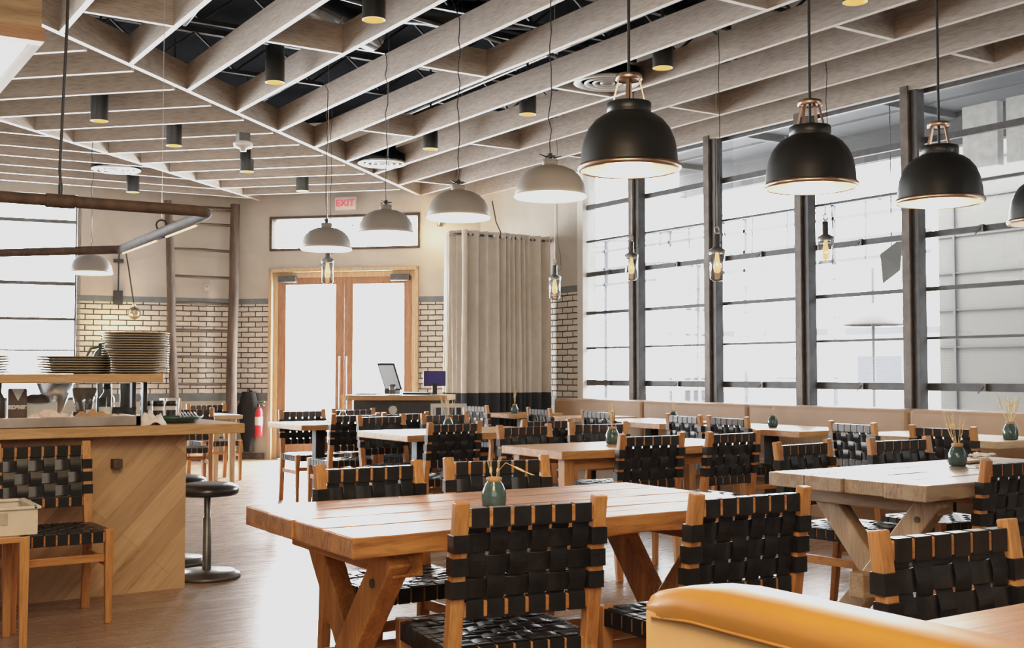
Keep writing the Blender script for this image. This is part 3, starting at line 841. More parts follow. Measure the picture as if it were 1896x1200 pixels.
def plain_table(cx, cy, L, Wd, rot, label, top='table_x', th=.05, legs='table_z', z=.76, pedestal=False):
    t = thing('dining_table', label, 'table', (cx, cy, 0), R(rot))
    MB().b2(-L/2, L/2, -Wd/2, Wd/2, z-th, z).build('tabletop', top, t, bev=.005)
    if pedestal:
        for sx in (-1, 1):
            MB().box((sx*L*.27, 0, .36), (.09, .09, .69)).build('pedestal', 'black', t, bev=.004)
            MB().b2(sx*L*.27-.2, sx*L*.27+.2, -.2, .2, 0, .02).build('base', 'black', t, bev=.004)
        return t
    for sx in (-1, 1):
        for sy in (-1, 1):
            MB().box((sx*(L/2-.09), sy*(Wd/2-.09), (z-th)/2), (.07, .07, z-th), taper=.75).build('leg', legs, t, bev=.004)
    m = MB()
    for sy in (-1, 1): m.b2(-L/2+.1, L/2-.1, sy*(Wd/2-.09)-.012, sy*(Wd/2-.09)+.012, z-th-.07, z-th)
    m.build('apron', legs[:-1]+'x', t, bev=.002)
    return t
plain_table(4.72, 5.87, 1.56, .68, -1, 'smooth brown wood table in the middle of the room, behind the orange table')
plain_table(4.70, 8.00, 1.42, .85, 0, 'smooth brown wood table carrying the tall wheat vase', pedestal=True)
plain_table(4.72, 9.97, 1.45, .80, 0, 'farthest wood table in front of the left door leaf', pedestal=True)
plain_table(3.75, 12.6, 1.35, .72, 0, 'pale wood table beside the log ladder', 'light_x', .045, 'light_z')
t0 = plain_table(2.55, 1.02, 1.5, .79, 0, 'reddish wood table in the bottom right corner by the caramel bench')
def bench_table(y0, y1, label, x0=7.02, x1=7.68):
    t = thing('bench_table', label, 'table', ((x0+x1)/2, (y0+y1)/2, 0))
    hx, hy = (x1-x0)/2, (y1-y0)/2
    MB().b2(-hx, hx, -hy, hy, .71, .76).build('tabletop', 'table_x' if y0 > 6 else 'light_x', t, bev=.004)
    MB().box((-.03, 0, .36), (.09, .09, .70)).build('pedestal', 'black', t, bev=.004)
    MB().b2(-.21, .15, -.2, .2, 0, .02).build('base', 'black', t, bev=.004)
    MB().b2(-.2, .2, -.2, .2, .695, .71).build('top_plate', 'black', t)
bench_table(10.80, 11.40, 'bench table closest to the curtain')
bench_table(9.55, 10.15, 'bench table second from the curtain', x1=7.74)
bench_table(8.07, 9.20, 'bench table left of the pair of chairs by the bench', 6.80, 7.62)
bench_table(6.43, 7.72, 'bench table with a green vase in front of the second bench seam', 6.84, 7.6)
bench_table(4.76, 6.05, 'pale bench table behind the grey plank table', 6.93, 7.66)
bench_table(3.1, 4.42, 'pale bench table at the right edge of the view', 6.93, 7.66)

# ------------------------------------------------------------------ wall bench (each upholstered section a thing)
BS = [(11.35, 9.70, 'tan leather wall bench section nearest the curtain'), (9.69, 8.12, 'second tan leather wall bench section from the curtain'),
      (8.11, 6.27, 'tan leather wall bench section behind the right window bays, before the last seam'), (6.26, 4.1, 'tan leather wall bench section reaching the right edge')]
for y1, y0, lb in BS:
    t = thing('wall_bench', lb, 'bench', (7.95, (y0+y1)/2, 0)); h = (y1-y0)/2
    MB().b2(-.02, .20, -h, h, 0, .92).build('backrest', 'tan', t, bev=.035)
    MB().b2(-.46, -.01, -h, h, .34, .46).build('seat_cushion', 'tan', t, bev=.03)
    MB().b2(-.40, -.01, -h+.01, h-.01, 0, .335).build('plinth', 'tan', t)
# caramel bench in front
t = thing('caramel_bench', 'caramel leather booth bench back in the bottom right foreground', 'bench', (1.40, 0, 0))
poly = []
m = MB(); K = 16
# back panel along Y, top gently rising to its rounded far end
def bench_prof(y):
    e = max(0, (y-1.42)/.17)
    return .858-.022*max(0, e)**2.2*.9
sec = []
for k in range(K+1):
    y = -.5+2.09*k/K if k < 10 else None
ys = [-.5, .2, .7, 1.0, 1.2, 1.35, 1.45, 1.52, 1.57, 1.60, 1.615]
def sweep(prof_f):
    vs = []; P = len(prof_f(1.0))
    for y in ys: vs += [(a, y, b) for a, b in prof_f(y)]
    fs = [(P*i+k, P*i+P+k, P*i+P+k+1, P*i+k+1) for i in range(len(ys)-1) for k in range(P-1)]
    q = MB(); q.add(vs, fs, True); q.add(vs[-P:], [tuple(reversed(range(P)))]); q.add(vs[:P], [tuple(range(P))])
    return q
def band(y):
    zt = bench_prof(y); w = .075 if y < 1.6 else .068
    zb = .80 if y < 1.55 else .79
    return [(-w, zb), (-w-.004, zb+.02), (-w-.002, zt-.022), (-w+.008, zt-.008), (-w+.026, zt-.001), (0, zt), (w-.03, zt-.002), (w-.01, zt-.01), (w, zt-.03), (w, zb)]
sweep(band).build('top_band', 'orange', t)
sweep(lambda y: [(-.072, 0), (-.072, .799), (.072, .799), (.072, 0)]).build('backrest', 'orangeside', t)
m = MB(); m.tube([(-.075, -.5, .80), (-.075, 1.0, .80), (-.075, 1.5, .80), (-.072, 1.6, .79)], .003, 6)
m.build('seam_piping', 'orange', t)
MB().b2(.09, .55, -.5, 1.2, .34, .46).build('seat_cushion', 'orange', t, bev=.03)
MB().b2(.09, .50, -.5, 1.18, 0, .335).build('plinth', 'table_y', t)

# ------------------------------------------------------------------ vases
def make_vase(name='bud_vase', mat='greenvase'):
    t = thing(name, '', 'vase')
    MB().lathe([(.0001, 0), (.034, 0), (.040, .006), (.043, .03), (.041, .055), (.030, .08), (.023, .09), (.023, .097), (.019, .097), (.019, .085)], n=28).build('body', mat, t)
    MB().lathe([(.024, .090), (.026, .094), (.026, .103), (.021, .105), (.018, .10)], n=24).build('rim', 'vaserim' if mat == 'greenvase' else mat, t)
    return t
def stalks(t, n, spread, h, seed, bent=False):
    rnd = random.Random(seed)
    for i in range(n):
        a = rnd.uniform(0, 2*PI); s = rnd.uniform(.2, 1)*spread; hh = h*rnd.uniform(.75, 1)
        dx, dy = math.cos(a)*s, math.sin(a)*s
        p = [(0, 0, .04), (dx*.25, dy*.25, .10), (dx*.7, dy*.7, .08+hh*.6), (dx, dy, .09+hh)]
        if bent and i == 0: p = [(0, 0, .04), (.01, -.004, .12), (.04, -.02, .155), (.11, -.06, .125)]
        m = MB(); m.tube(p, .0012, 5)
        a_, b_ = Vector(p[-2]), Vector(p[-1]); q = a_.lerp(b_, .35)
        m.tube([q, q.lerp(b_, .3), q.lerp(b_, .75), b_], .004, 6, rs=[.0015, .0042, .0038, .0008])
        d = (b_-q).normalized()
        for w in range(5):
            v = d+Vector((rnd.uniform(-.25, .25), rnd.uniform(-.25, .25), .1)); m.tube([b_-d*.02, b_+v*.03], .0005, 3)
        m.build('wheat_stalk', 'wheat', t)
VZ = [(2.095, 3.35, 'green glazed bud vase with bent wheat on the rustic orange table', 4, .02, .05, 1.0, True),
      (4.965, 3.632, 'green glazed bud vase with long wheat on the grey plank table', 7, .06, .14, 1.05, False),
      (4.62, 5.95, 'round green vase with upright wheat on the smooth middle table', 6, .03, .13, 1.05, False),
      (4.66, 8.15, 'vase with a wide fan of wheat behind the very dark chair', 12, .07, .17, .95, False),
      (7.12, 10.95, 'small green vase on the bench table closest to the curtain', 6, .02, .15, 1.0, False),
      (7.19, 8.33, 'small green vase in front of the first bench seam, behind a chair', 4, .03, .1, 1.0, False),
      (7.18, 7.05, 'small green vase in front of the second bench seam', 4, .015, .1, 1.0, False),
      (7.05, 4.70, 'dark green vase with a fan of wheat at the right edge', 12, .08, .14, 1.2, False)]
for i, (x, y, lb, n, sp, h, s, bent) in enumerate(VZ):
    if i == 7: x, y = 7.18, 4.83
    t = make_vase(); t.location = (x, y, .762); t['label'] = lb; t.scale = (s, s, s); t.rotation_euler = (0, 0, -.6)
    stalks(t, n, sp, h, i*5+2, bent)
t = make_vase('glass_vase', 'clear'); t.location = (4.55, 9.92, .762); t['label'] = 'glass vase with wheat on the farthest table before the door handles'; stalks(t, 7, .05, .15, 77)
def napkin(x, y, z, rot, label, mat='linenwhite', s=1.):
    m = MB(); rnd = random.Random(int(x*100)); K = 10; vs = []
    for j in range(7):
        for i in range(K+1):
            u = -.11+.22*i/K; v = -.05+.1*j/6
            vs.append((u*s+rnd.uniform(-.004, .004), v*s, .006+.018*abs(math.sin(i*1.3+j*.8))*rnd.uniform(.5, 1)))
    fs = [(j*(K+1)+i, j*(K+1)+i+1, (j+1)*(K+1)+i+1, (j+1)*(K+1)+i) for j in range(6) for i in range(K)]
    m.add(vs, fs, True)
    o = m.build('napkin', mat, loc=(x, y, z), rotz=R(rot)); md = o.modifiers.new('th', 'SOLIDIFY'); md.thickness = .005
    tag(o, label, 'napkin'); return o
def menu_card(x, y, rot, label):
    o = MB().box((0, 0, .008), (.24, .12, .014)).build('wood_menu_board', 'light_x', loc=(x, y, .762), rotz=R(rot), bev=.003)
    tag(o, label, 'board')
menu_card(5.03, 3.42, -12, 'small wooden board in front of the vase on the grey plank table')
menu_card(5.22, 3.75, 10, 'small wooden board behind the vase on the grey plank table')
napkin(5.40, 3.80, .776, 25, 'crumpled pale napkin right of the vase on the grey plank table')
napkin(4.40, 9.75, .762, 5, 'folded pinkish napkin on the farthest table', 'linen', .9)

# ------------------------------------------------------------------ serving counter
t = thing('serving_counter', 'wooden serving counter with diagonal board front and thick top', 'counter', (0, 0, 0))
MB().b2(-3.0, 2.335, 6.42, 7.95, .875, .93).build('countertop', 'counter_x', t, bev=.006)
o = MB().b2(-4.0, 0, -.01, 1.25, 0, .874).build('front_panel', 'herring', t, loc=(2.05, 6.60, 0))
MB().b2(-3.0, 2.0, 6.62, 7.8, .0, .87).build('carcass', 'counter_z', t)
m = MB(); m.box((1.655, 6.555, .72), (.05, .07, .05)); m.tube([(1.655, 6.515, .72), (1.655, 6.52, .72)], .008)
m.build('hook_block', 'log_y', t, bev=.004)
t = thing('plate_shelf', 'raised wooden shelf on posts above the serving counter', 'shelf')
MB().b2(-3.0, 1.966, 6.75, 7.2, 1.164, 1.212).build('board', 'counter_x', t, bev=.004)
for x in (1.85, 1.915, .3, -1.2): MB().b2(x-.012, x+.012, 6.95, 7.0, .93, 1.164).build('post', 'black', t, bev=.003)
MB().b2(-1.0, 1.85, 6.80, 6.806, .93, 1.162).build('glass_guard', 'glass', t)
m = MB(); m.b2(-1.5, 1.754, 6.44, 6.47, .932, .985).b2(-1.5, 1.754, 6.44, 6.85, .932, .938).b2(1.724, 1.754, 6.44, 6.85, .932, .985)
tag(m.build('metal_tray', 'tray', bev=.003), 'long worn metal tray along the counter edge', 'tray')
# plates
m = MB(); m.lathe([(.0001, 0), (.10, 0), (.13, .004), (.188, .010), (.191, .014), (.187, .0155), (.13, .010), (.0001, .007)], n=40)
pl = m.build('dinner_plate', 'plate')
def stack(x, y, n, label, grp, z=1.213, r=1.):
    global pl
    for k in range(n):
        o = pl if pl_used[0] == 0 else pl.copy()
        if pl_used[0]: COL.objects.link(o)
        pl_used[0] = 1
        o.location = (x+random.uniform(-.003, .003), y+random.uniform(-.003, .003), z+.0142*k); o.scale = (r, r, .93)
        tag(o, label, 'plate', grp)
pl_used = [0]
stack(1.86, 6.97, 17, 'stoneware plate in the tallest stack on the raised shelf', 'plates in the tallest stack')
stack(1.49, 6.95, 7, 'stoneware plate in the low middle stack on the raised shelf', 'plates in the low middle stack', r=1.0)
stack(.985, 6.95, 7, 'stoneware plate in the stack at the left edge of the shelf', 'plates in the left edge stack')
t = thing('handled_jug', 'dark green jug with a loop handle between the plate stacks', 'jug', (1.70, 7.12, 1.213))
MB().lathe([(.0001, 0), (.05, 0), (.058, .03), (.055, .09), (.035, .13), (.018, .15), (.018, .175), (.024, .18), (.0001, .182)], n=24).build('body', 'jug', t)
MB().tube([(-.05, 0, .06), (-.085, 0, .10), (-.06, 0, .15), (-.015, 0, .16)], .008, 8).build('handle', 'jug', t)
def cup(x, y, r, h, mat, name, label, cat='cup', taper=.8, z=.931):
    o = MB().lathe([(.0001, 0), (r*taper, 0), (r, h), (r*.93, h), (r*taper*.9, .005), (.0001, .005)], n=24).build(name, mat, loc=(x, y, z)); tag(o, label, cat); return o
def bottle(x, y, r, h, mat, capm, name, label, cat, z=.931):
    t = thing(name, label, cat, (x, y, z))
    MB().lathe([(.0001, 0), (r, 0), (r, h*.62), (r*.45, h*.78), (r*.45, h*.88), (.0001, h*.88)], n=20).build('body', mat, t)
    MB().lathe([(.0001, h*.86), (r*.5, h*.86), (r*.5, h), (.0001, h)], n=20).build('cap', capm, t)
# dark bag with KOSHER print
t = thing('paper_bag', 'dark brown bag printed KOSHER under the raised shelf', 'bag', (1.215, 7.0, .931), 0)
m = MB(); m.box((0, 0, .10), (.10, .06, .20)); m.build('bag', 'maroon', t, bev=.008)
text_part('lettering', 'KOSHER', .026, 'whitetext', t, (0, -.0325, .095), (PI/2, 0, 0), .001)
m = MB(); m.add([(-.035, -.032, .20), (.035, -.032, .20), (0, -.032, .13)], [(0, 2, 1)]); m.add([(-.035, -.0325, .20), (.035, -.0325, .20), (0, -.0325, .13)], [(0, 2, 1)]); m.build('emblem', 'whitetext', t)
bottle(1.115, 6.98, .035, .23, 'gunmetal', 'gunmetal', 'squeeze_bottle', 'dark bottle beside the KOSHER bag', 'bottle')
cup(1.33, 6.72, .022, .085, 'white', 'paper_cup', 'small white cup beside the KOSHER bag')
bottle(1.445, 6.70, .013, .075, 'white', 'steel', 'salt_shaker', 'tiny white shaker between the crumpled cloths', 'shaker')
def cloth(x, y, z, sx, sy, h, mat, label, seed, rot=0):
    rnd = random.Random(seed); m = MB(); K = 22; J = 14; vs = []
    for j in range(J+1):
        for i in range(K+1):
            u = i/K*2-1; v = j/J*2-1
            e = max(0, 1-(abs(u)**2.6+abs(v)**2.6)/1.3)
            hh = h*e*(.55+.45*math.sin(u*6+seed)*math.cos(v*5+seed*2)+rnd.uniform(-.12, .12))
            vs.append((u*sx/2*(1+.08*math.sin(v*7+seed)), v*sy/2*(1+.1*math.sin(u*6)), max(.002, hh)))
    fs = [(j*(K+1)+i, j*(K+1)+i+1, (j+1)*(K+1)+i+1, (j+1)*(K+1)+i) for j in range(J) for i in range(K)]
    m.add(vs, fs, True)
    o = m.build('crumpled_cloth', mat, loc=(x, y, z), rotz=R(rot)); md = o.modifiers.new('s', 'SOLIDIFY'); md.thickness = .004
    tag(o, label, 'cloth')
cloth(1.30, 6.58, .975, .20, .12, .05, 'linen', 'crumpled pinkish cloth on the metal tray, left one', 3)
cloth(1.53, 6.57, .972, .20, .12, .05, 'vaserim', 'brownish crumpled cloth in the middle of the metal tray', 5)
cloth(1.66, 6.62, .966, .16, .09, .03, 'linen', 'flat pinkish cloth near the right end of the metal tray', 8)
cloth(1.83, 6.55, .93, .16, .18, .085, 'linenwhite', 'crumpled white cloth spilling over the tray end', 4)
cup(1.60, 7.1, .075, .2, 'clear', 'glass_beaker', 'large clear measuring vessel under the raised shelf', 'jug', .4)
cup(1.80, 7.45, .045, .22, 'gunmetal', 'tall_canister', 'tall dark canister behind the black bowl, left one', 'canister', .95)
cup(1.93, 7.45, .035, .22, 'podium', 'tall_canister', 'tall charcoal canister behind the black bowl, right one', 'canister', .95)
cup(1.50, 7.42, .11, .225, 'steel', 'steel_funnel', 'wide steel funnel shaped vessel under the raised shelf', 'vessel', .25)
t = thing('snack_box', 'open box of dark snacks behind the crumpled cloths', 'box', (1.34, 7.1, .931))
MB().box((0, 0, .06), (.20, .1, .12)).build('carton', 'white', t, bev=.003)
MB().lathe([(.08, .118), (.07, .15), (.03, .165), (.0001, .16)], n=16).build('snacks', 'log_x', t)
for k in range(3): cup(1.42+.07*k, 6.78, .020, .06+.01*k, ['white', 'clear', 'spice'][k], 'sauce_cup', ['small white sauce cup behind the left cloth', 'small clear sauce cup behind the middle cloth', 'small speckled sauce cup left of the white tub'][k])
cup(1.72, 7.18, .03, .14, 'jug', 'oil_bottle', 'dark bottle behind the clear tubs', 'bottle', 1)
cup(1.68, 6.92, .038, .09, 'white', 'white_tub', 'white tub in front of the black bowl', 'tub')
cup(1.60, 6.93, .03, .075, 'clear', 'clear_tub', 'small clear tub left of the white tub', 'tub')
o = MB().lathe([(.0001, 0), (.05, 0), (.085, .05), (.09, .085), (.084, .085), (.045, .01), (.0001, .01)], n=28).build('black_bowl', 'blackcloth', loc=(1.785, 7.0, .931)); tag(o, 'black bowl under the raised shelf', 'bowl')
bottle(1.755, 7.2, .045, .22, 'glass', 'duct', 'blender_jar', 'tall grey container behind the black bowl', 'container')
for i, (x, y) in enumerate(((2.00, 7.25), (2.09, 7.30), (2.035, 7.1), (2.13, 7.16))):
    t = thing('spice_jar', 'labelled spice jar with black lid right of the shelf posts', 'jar', (x, y, .931), 0, 'spice jars beside the shelf posts')
    MB().lathe([(.0001, 0), (.032, 0), (.032, .085), (.0001, .085)], n=18).build('body', 'spice', t)
    MB().lathe([(.0001, .085), (.033, .085), (.033, .115), (.0001, .115)], n=18).build('lid', 'black', t)
    MB().lathe([(.0325, .02), (.0325, .06)], n=18).build('label_band', 'black', t)
t = thing('enamel_tray', 'dark green enamel tray with cutlery at the counter end', 'tray', (2.02, 6.72, .931), R(8))
MB().lathe([(.0001, 0), (.12, 0), (.155, .028), (.16, .035), (.15, .035), (.115, .008), (.0001, .008)], n=32).build('pan', 'greentray', t)
m = MB()
for k in range(6): m.tube([(.02+.02*k, -.05, .03), (.05+.02*k, .06, .055)], .004, 6)
m.build('cutlery', 'gunmetal', t)
cup(2.16, 7.22, .04, .13, 'spice', 'cutlery_cup', 'pale cup with utensils behind the green tray', 'cup')
o = MB().box((2.30, 7.75, .99), (.11, .13, .12)).build('wooden_box', 'light_z', bev=.004); tag(o, 'small wooden box at the far end of the counter', 'box')
napkin(3.55, 12.5, .765, 5, 'white napkins on the pale table beside the ladder', s=1.2)

# bin on its stand at the left edge
t = thing('bin_stand', 'wooden stand carrying the beige bin at the left edge', 'stand', (.78, 5.62, 0))
for x, y in ((-.2, -.2), (.2, -.2), (-.2, .2), (.2, .2)): MB().box((x, y, .255), (.042, .042, .51), taper=.75).build('leg', 'chair_z', t, bev=.003)
MB().b2(-.22, .22, -.22, .22, .485, .51).build('top', 'chair_x', t, bev=.003)
o = None
t = thing('bus_tub', 'beige plastic bin at the left edge of the view', 'bin', (.835, 5.62, .511))
m = MB()
w, d, h, th = .40, .36, .125, .008
for s in (-1, 1): m.b2(s*w/2-th/2, s*w/2+th/2, -d/2, d/2, 0, h); m.b2(-w/2, w/2, s*d/2-th/2, s*d/2+th/2, 0, h)
m.b2(-w/2, w/2, -d/2, d/2, 0, th); m.build('tub', 'beige', t, bev=.003)
m = MB()
for s in (-1, 1): m.b2(s*w/2-.016, s*w/2+.016, -d/2-.016, d/2+.016, h-.012, h); m.b2(-w/2, w/2, s*d/2-.016, s*d/2+.016, h-.012, h)
m.build('rim', 'beige', t, bev=.003)
m = MB(); m.b2(-w/2+.02, w/2-.12, -d/2-.008, -d/2-.003, .05, .10); m.build('grip_slots', 'plate', t)

# stools
def stool(x, y, label):
    t = thing('bar_stool', label, 'stool', (x, y, 0))
    MB().lathe([(.0001, .56), (.10, .562), (.15, .555), (.178, .54), (.186, .52), (.182, .50), (.17, .49), (.0001, .488)], n=40).build('seat', 'rubber', t)
    MB().lathe([(.02, .49), (.02, .36), (.026, .355), (.026, .03)], n=20).build('post', 'gunmetal', t)
    MB().lathe([(.0001, .05), (.05, .045), (.165, .04), (.17, .025), (.195, .022), (.2, .0), (.0001, 0)], n=40).build('base', 'gunmetal', t)
stool(2.262, 6.85, 'black round stool with pedestal base beside the counter end')
stool(2.26, 7.45, 'second black round stool behind the first, half hidden by the counter')

# hanging pipe rail
t = thing('pipe_rail', 'brown iron pipe rail hanging over the serving counter', 'hanging rail', (0, 0, 2.09))
def arc(c, r, a0, a1, n=6): return [(c[0]+r*math.cos(a0+(a1-a0)*i/n), c[1]+r*math.sin(a0+(a1-a0)*i/n), 0) for i in range(n+1)]
MB().tube([(-3, 6.30, 0), (1.80, 6.15, 0)]+arc((1.93, 6.25), .105, -PI/2, 0)+[(2.045, 6.4, 0), (2.12, 8.38, 0)], .03, 14).build('pipe', 'rustpipe', t)
MB().tube([(2.12, 8.38, 0), (1.0, 9.56, 0), (-.5, 11.1, 0)], .03, 14).build('rear_pipe', 'rustpipe', t)
MB().tube([(1.19, 6.172, 0), (1.33, 6.167, 0)], .036, 14).build('coupling', 'rustpipe', t); MB().tube([(2.085, 7.2, 0), (2.09, 7.32, 0)], .036, 14).build('coupling', 'rustpipe', t)
m = MB(); m.bar((2.065, 6.5, -.034), (2.085, 7.15, -.034), .012, .008); m.bar((2.095, 7.4, -.034), (2.12, 8.3, -.034), .012, .008)
tag(m.build('light_strip', 'warm', t), 'warm light strip under the pipe')
MB().tube([(1.26, 6.17, .03), (1.26, 6.17, .09)], .012).build('cable_eye', 'black', t)
m = MB(); m.tube([(2.088+.034*math.cos(2*PI*k/12), 7.26, .05+.034*math.sin(2*PI*k/12)) for k in range(13)], .006, 6, cap=False); m.build('ring', 'black', t)
m = MB(); m.tube([(1.26, 6.17, .09), (1.255, 6.17, .16), (1.28, 6.175, .9), (1.30, 6.18, 2.2)], .008, 8); m.build('cable', 'black', t)
m = MB(); m.tube([(2.088, 7.26, .1), (2.088, 7.26, 2.2)], .0018, 5); m.build('thin_wire', 'steel', t)

# soffit box top left
t = struct_root('trim_200', 'boxed wooden soffit with bright white underside at the top left', 'soffit')
MB().b2(-3, 1.223, 6.52, 6.56, 3.0, DECK).build('front_face', 'grey_x', t)
MB().b2(-3, 1.235, 6.505, 6.60, 2.985, 3.06).build('lower_band', 'door_x', t)
MB().b2(-3, 1.20, 6.60, 8.6, 3.02, 3.05).build('white_underside', 'soffit_glow', t)
MB().b2(1.19, 1.235, 6.60, 8.6, 2.985, DECK).build('side_face', 'jamb', t)

# ------------------------------------------------------------------ log ladder (two leaning rails with rungs)
t = thing('log_ladder', 'tall rustic log ladder leaning in the corner left of the doors', 'ladder', (0, 0, 0))
def lp(s, z, o): 
    p = lw(s); return (p[0]-LD.y*(-1)*0, p[1], z)
La = Vector((*lw(.98), 0)); Lb = Vector((*lw(.08), 0))
nrm = Vector((-.148, -.989, 0))
def lad(s, z):
    off = .18+.10*(3.6-z)/3.6
    p = Vector((*lw(s), z)); return p+nrm*off
m = MB(); rs = [.072, .07, .068, .066, .064, .06, .058]
m.tube([lad(.13-.01*k, .0+.6*k) + Vector((.006*math.sin(k*2), 0, 0)) for k in range(7)], .07, 14, rs=[.085, .078, .075, .072, .07, .066, .064]); m.build('rail', 'log_z', t)
m = MB(); m.tube([lad(.86+.022*k, .0+.6*k)+Vector((.008*math.sin(k*1.7), 0, 0)) for k in range(7)], .06, 14, rs=[.062, .062, .06, .058, .057, .055, .052]); m.build('rail', 'log_z', t)
for k in range(9):
    z = .32+.373*k+(0 if k != 8 else 0)
    m = MB(); a = lad(.88+.013*k, z); b = lad(.12-.005*k, z-.01); mid = a.lerp(b, .5)+Vector((0, 0, .008*math.sin(k*3)))
    m.tube([a, mid, b], .018, 10, rs=[.017, .022, .018]); m.build('rung', 'log_x', t)
m = MB(); m.tube([lad(1.02, 3.52), lad(.06, 3.52)], .03, 10); m.build('top_bar', 'log_x', t)

# sconce on left wall
sp = Vector((*lw(1.62), 0))
t = thing('wall_sconce', 'black swan neck wall sconce with a brass globe left of the ladder', 'wall lamp', (sp.x, sp.y-.0, 2.15), math.atan2(LD.y, LD.x)+PI)
MB().box((0, -.04, .10), (.12, .08, .18)).build('backplate', 'black', t, bev=.004)
MB().box((0, -.03, .60), (.13, .06, .045)).build('bracket', 'black', t, bev=.004)
MB().tube([(0, -.06, .15), (0, -.07, .62), (.008, -.08, .75), (.04, -.11, .80), (.075, -.13, .76), (.12, -.15, .5), (.19, -.18, .02)], .010, 8).build('arm', 'black', t)
MB().ball((.20, -.185, -.12), .085).build('globe', 'sconce', t)
MB().lathe([(.022, .0), (.03, -.045), (.02, -.05)], (.195, -.183, .02)).build('globe_neck', 'brass', t)
tp = Vector((*lw(.43), 0))
t = thing('thermostat', 'small square white thermostat on the wall inside the ladder', 'thermostat', (tp.x, tp.y, 2.42), math.atan2(LD.y, LD.x)+PI)
MB().box((0, -.012, 0), (.075, .024, .085)).build('case', 'white', t, bev=.005)
MB().box((0, -.026, .012), (.04, .004, .025)).build('display', 'plate', t)
# coat and extinguisher by the ladder
cp = Vector(dw(5.86)+(0,))
t = thing('hanging_coat', 'black coat hanging on the wall right of the ladder foot', 'coat', (cp.x, cp.y, 0), dang)
m = MB(); rnd = random.Random(5); ys = []; K = 12
vs = []
for j in range(9):
    z = .95-.105*j; w = .10+.05*math.sin(j*.5)+(.02 if j in (2, 3) else 0) if j < 7 else .07
    for k in range(K):
        a = 2*PI*k/K; vs.append((math.cos(a)*w*(1+rnd.uniform(-.1, .1)), -.10+math.sin(a)*.07*(1+rnd.uniform(-.15, .15)), z))
m.add(vs, [(j*K+k, j*K+(k+1) % K, (j+1)*K+(k+1) % K, (j+1)*K+k) for j in range(8) for k in range(K)], True)
m.add(vs[:K], [tuple(reversed(range(K)))]); m.add(vs[-K:], [tuple(range(K))])
m.build('coat_body', 'blackcloth', t)
MB().tube([(0, 0, .96), (0, -.08, .96), (0, -.09, 1.0)], .01).build('wall_hook', 'black', t)
ep = Vector(dw(5.965)+(0,))
t = thing('fire_extinguisher', 'red fire extinguisher mounted left of the double doors', 'fire extinguisher', (ep.x, ep.y, .32), dang)
MB().lathe([(.0001, 0), (.055, 0), (.06, .02), (.06, .36), (.04, .40), (.02, .42), (.0001, .42)], (0, -.09, 0), 22).build('cylinder', 'red', t)
MB().lathe([(.0605, .16), (.0605, .28)], (0, -.09, 0), 22).build('label_band', 'whitetext', t)
m = MB(); m.tube([(0, -.09, .42), (0, -.09, .47)], .018); m.bar((0, -.09, .47), (.10, -.12, .49), .02, .012); m.bar((0, -.09, .45), (.09, -.12, .44), .02, .008); m.build('valve', 'gunmetal', t)
MB().tube([(-.02, -.09, .46), (-.08, -.10, .42), (-.085, -.10, .2), (-.07, -.10, .06)], .010, 8).build('hose', 'black', t)
MB().box((0, -.02, .2), (.05, .04, .3)).build('bracket', 'black', t)

# ------------------------------------------------------------------ host stand
t = thing('host_stand', 'charcoal host stand with wooden top in front of the right door leaf', 'host stand', (0, 0, 0))
hs = Vector((5.55, 11.2))
def hrot(o): return o
t.location = (5.72, 11.05, 0); t.rotation_euler = (0, 0, R(-38))
MB().b2(-.44, .50, -.25, .25, 0, .93).build('cabinet', 'podium', t, bev=.006)
MB().b2(-.52, .56, -.31, .31, .93, .985).build('top', 'counter_x', t, bev=.005)
MB().lathe([(.0001, 0), (.045, 0), (.045, .006), (.0001, .006)], n=24).build('round_badge', 'white', t, loc=(-.02, -.251, .83), rot=(PI/2, 0, 0))
t2 = thing('tablet_terminal', 'tilted tablet terminal on the host stand', 'tablet', (5.62, 11.08, .987), R(28))
rot = Matrix.Rotation(R(-28), 3, 'Y')
MB().box((0, 0, .19), (.016, .22, .32), rot).build('case', 'black', t2, bev=.004)
MB().box((-.0085, 0, .186), (.004, .19, .28), rot).build('screen', 'screen', t2)
MB().box((.05, 0, .035), (.14, .12, .06)).build('foot', 'black', t2, bev=.01)
t3 = thing('register_screen', 'dark purple display screen at the right end of the host stand', 'monitor', (6.04, 10.86, .987), R(-20))
MB().box((0, 0, .17), (.24, .03, .16)).build('case', 'black', t3, bev=.005)
MB().box((0, -.017, .17), (.22, .002, .14)).build('screen', 'screen2', t3)
MB().bar((0, 0, 0), (0, 0, .12), .05, .04).build('stand', 'black', t3)
o = MB().box((0, 0, .012), (.30, .16, .022)).build('keyboard', 'black', loc=(5.86, 10.90, .987), rotz=R(-38), bev=.004); tag(o, 'flat black keyboard beside the tablet terminal', 'keyboard')
o = MB().box((0, 0, .006), (.24, .18, .012)).build('menu_pad', 'black', loc=(5.42, 11.22, .987), rotz=R(-38), bev=.003); tag(o, 'flat black pad at the left end of the host stand', 'pad')
cup(5.60, 10.98, .035, .11, 'clear', 'pen_glass', 'clear glass with straws in front of the tablet', 'glass', .85, z=.987)
t4 = thing('highchair', 'small white slatted rack beside the host stand', 'rack', (5.98, 10.45, 0), R(-30))
m = MB()
for k in range(5): m.b2(-.14+.07*k-.008, -.14+.07*k+.008, -.01, .01, .45, .88)
m.b2(-.17, .17, -.015, .015, .86, .90).b2(-.17, .17, -.015, .015, .43, .46)
m.build('slats', 'white', t4, bev=.002)
for s in (-1, 1):
    MB().b2(s*.17-.015, s*.17+.015, -.015, .015, 0, .90).build('leg', 'white', t4, bev=.002)

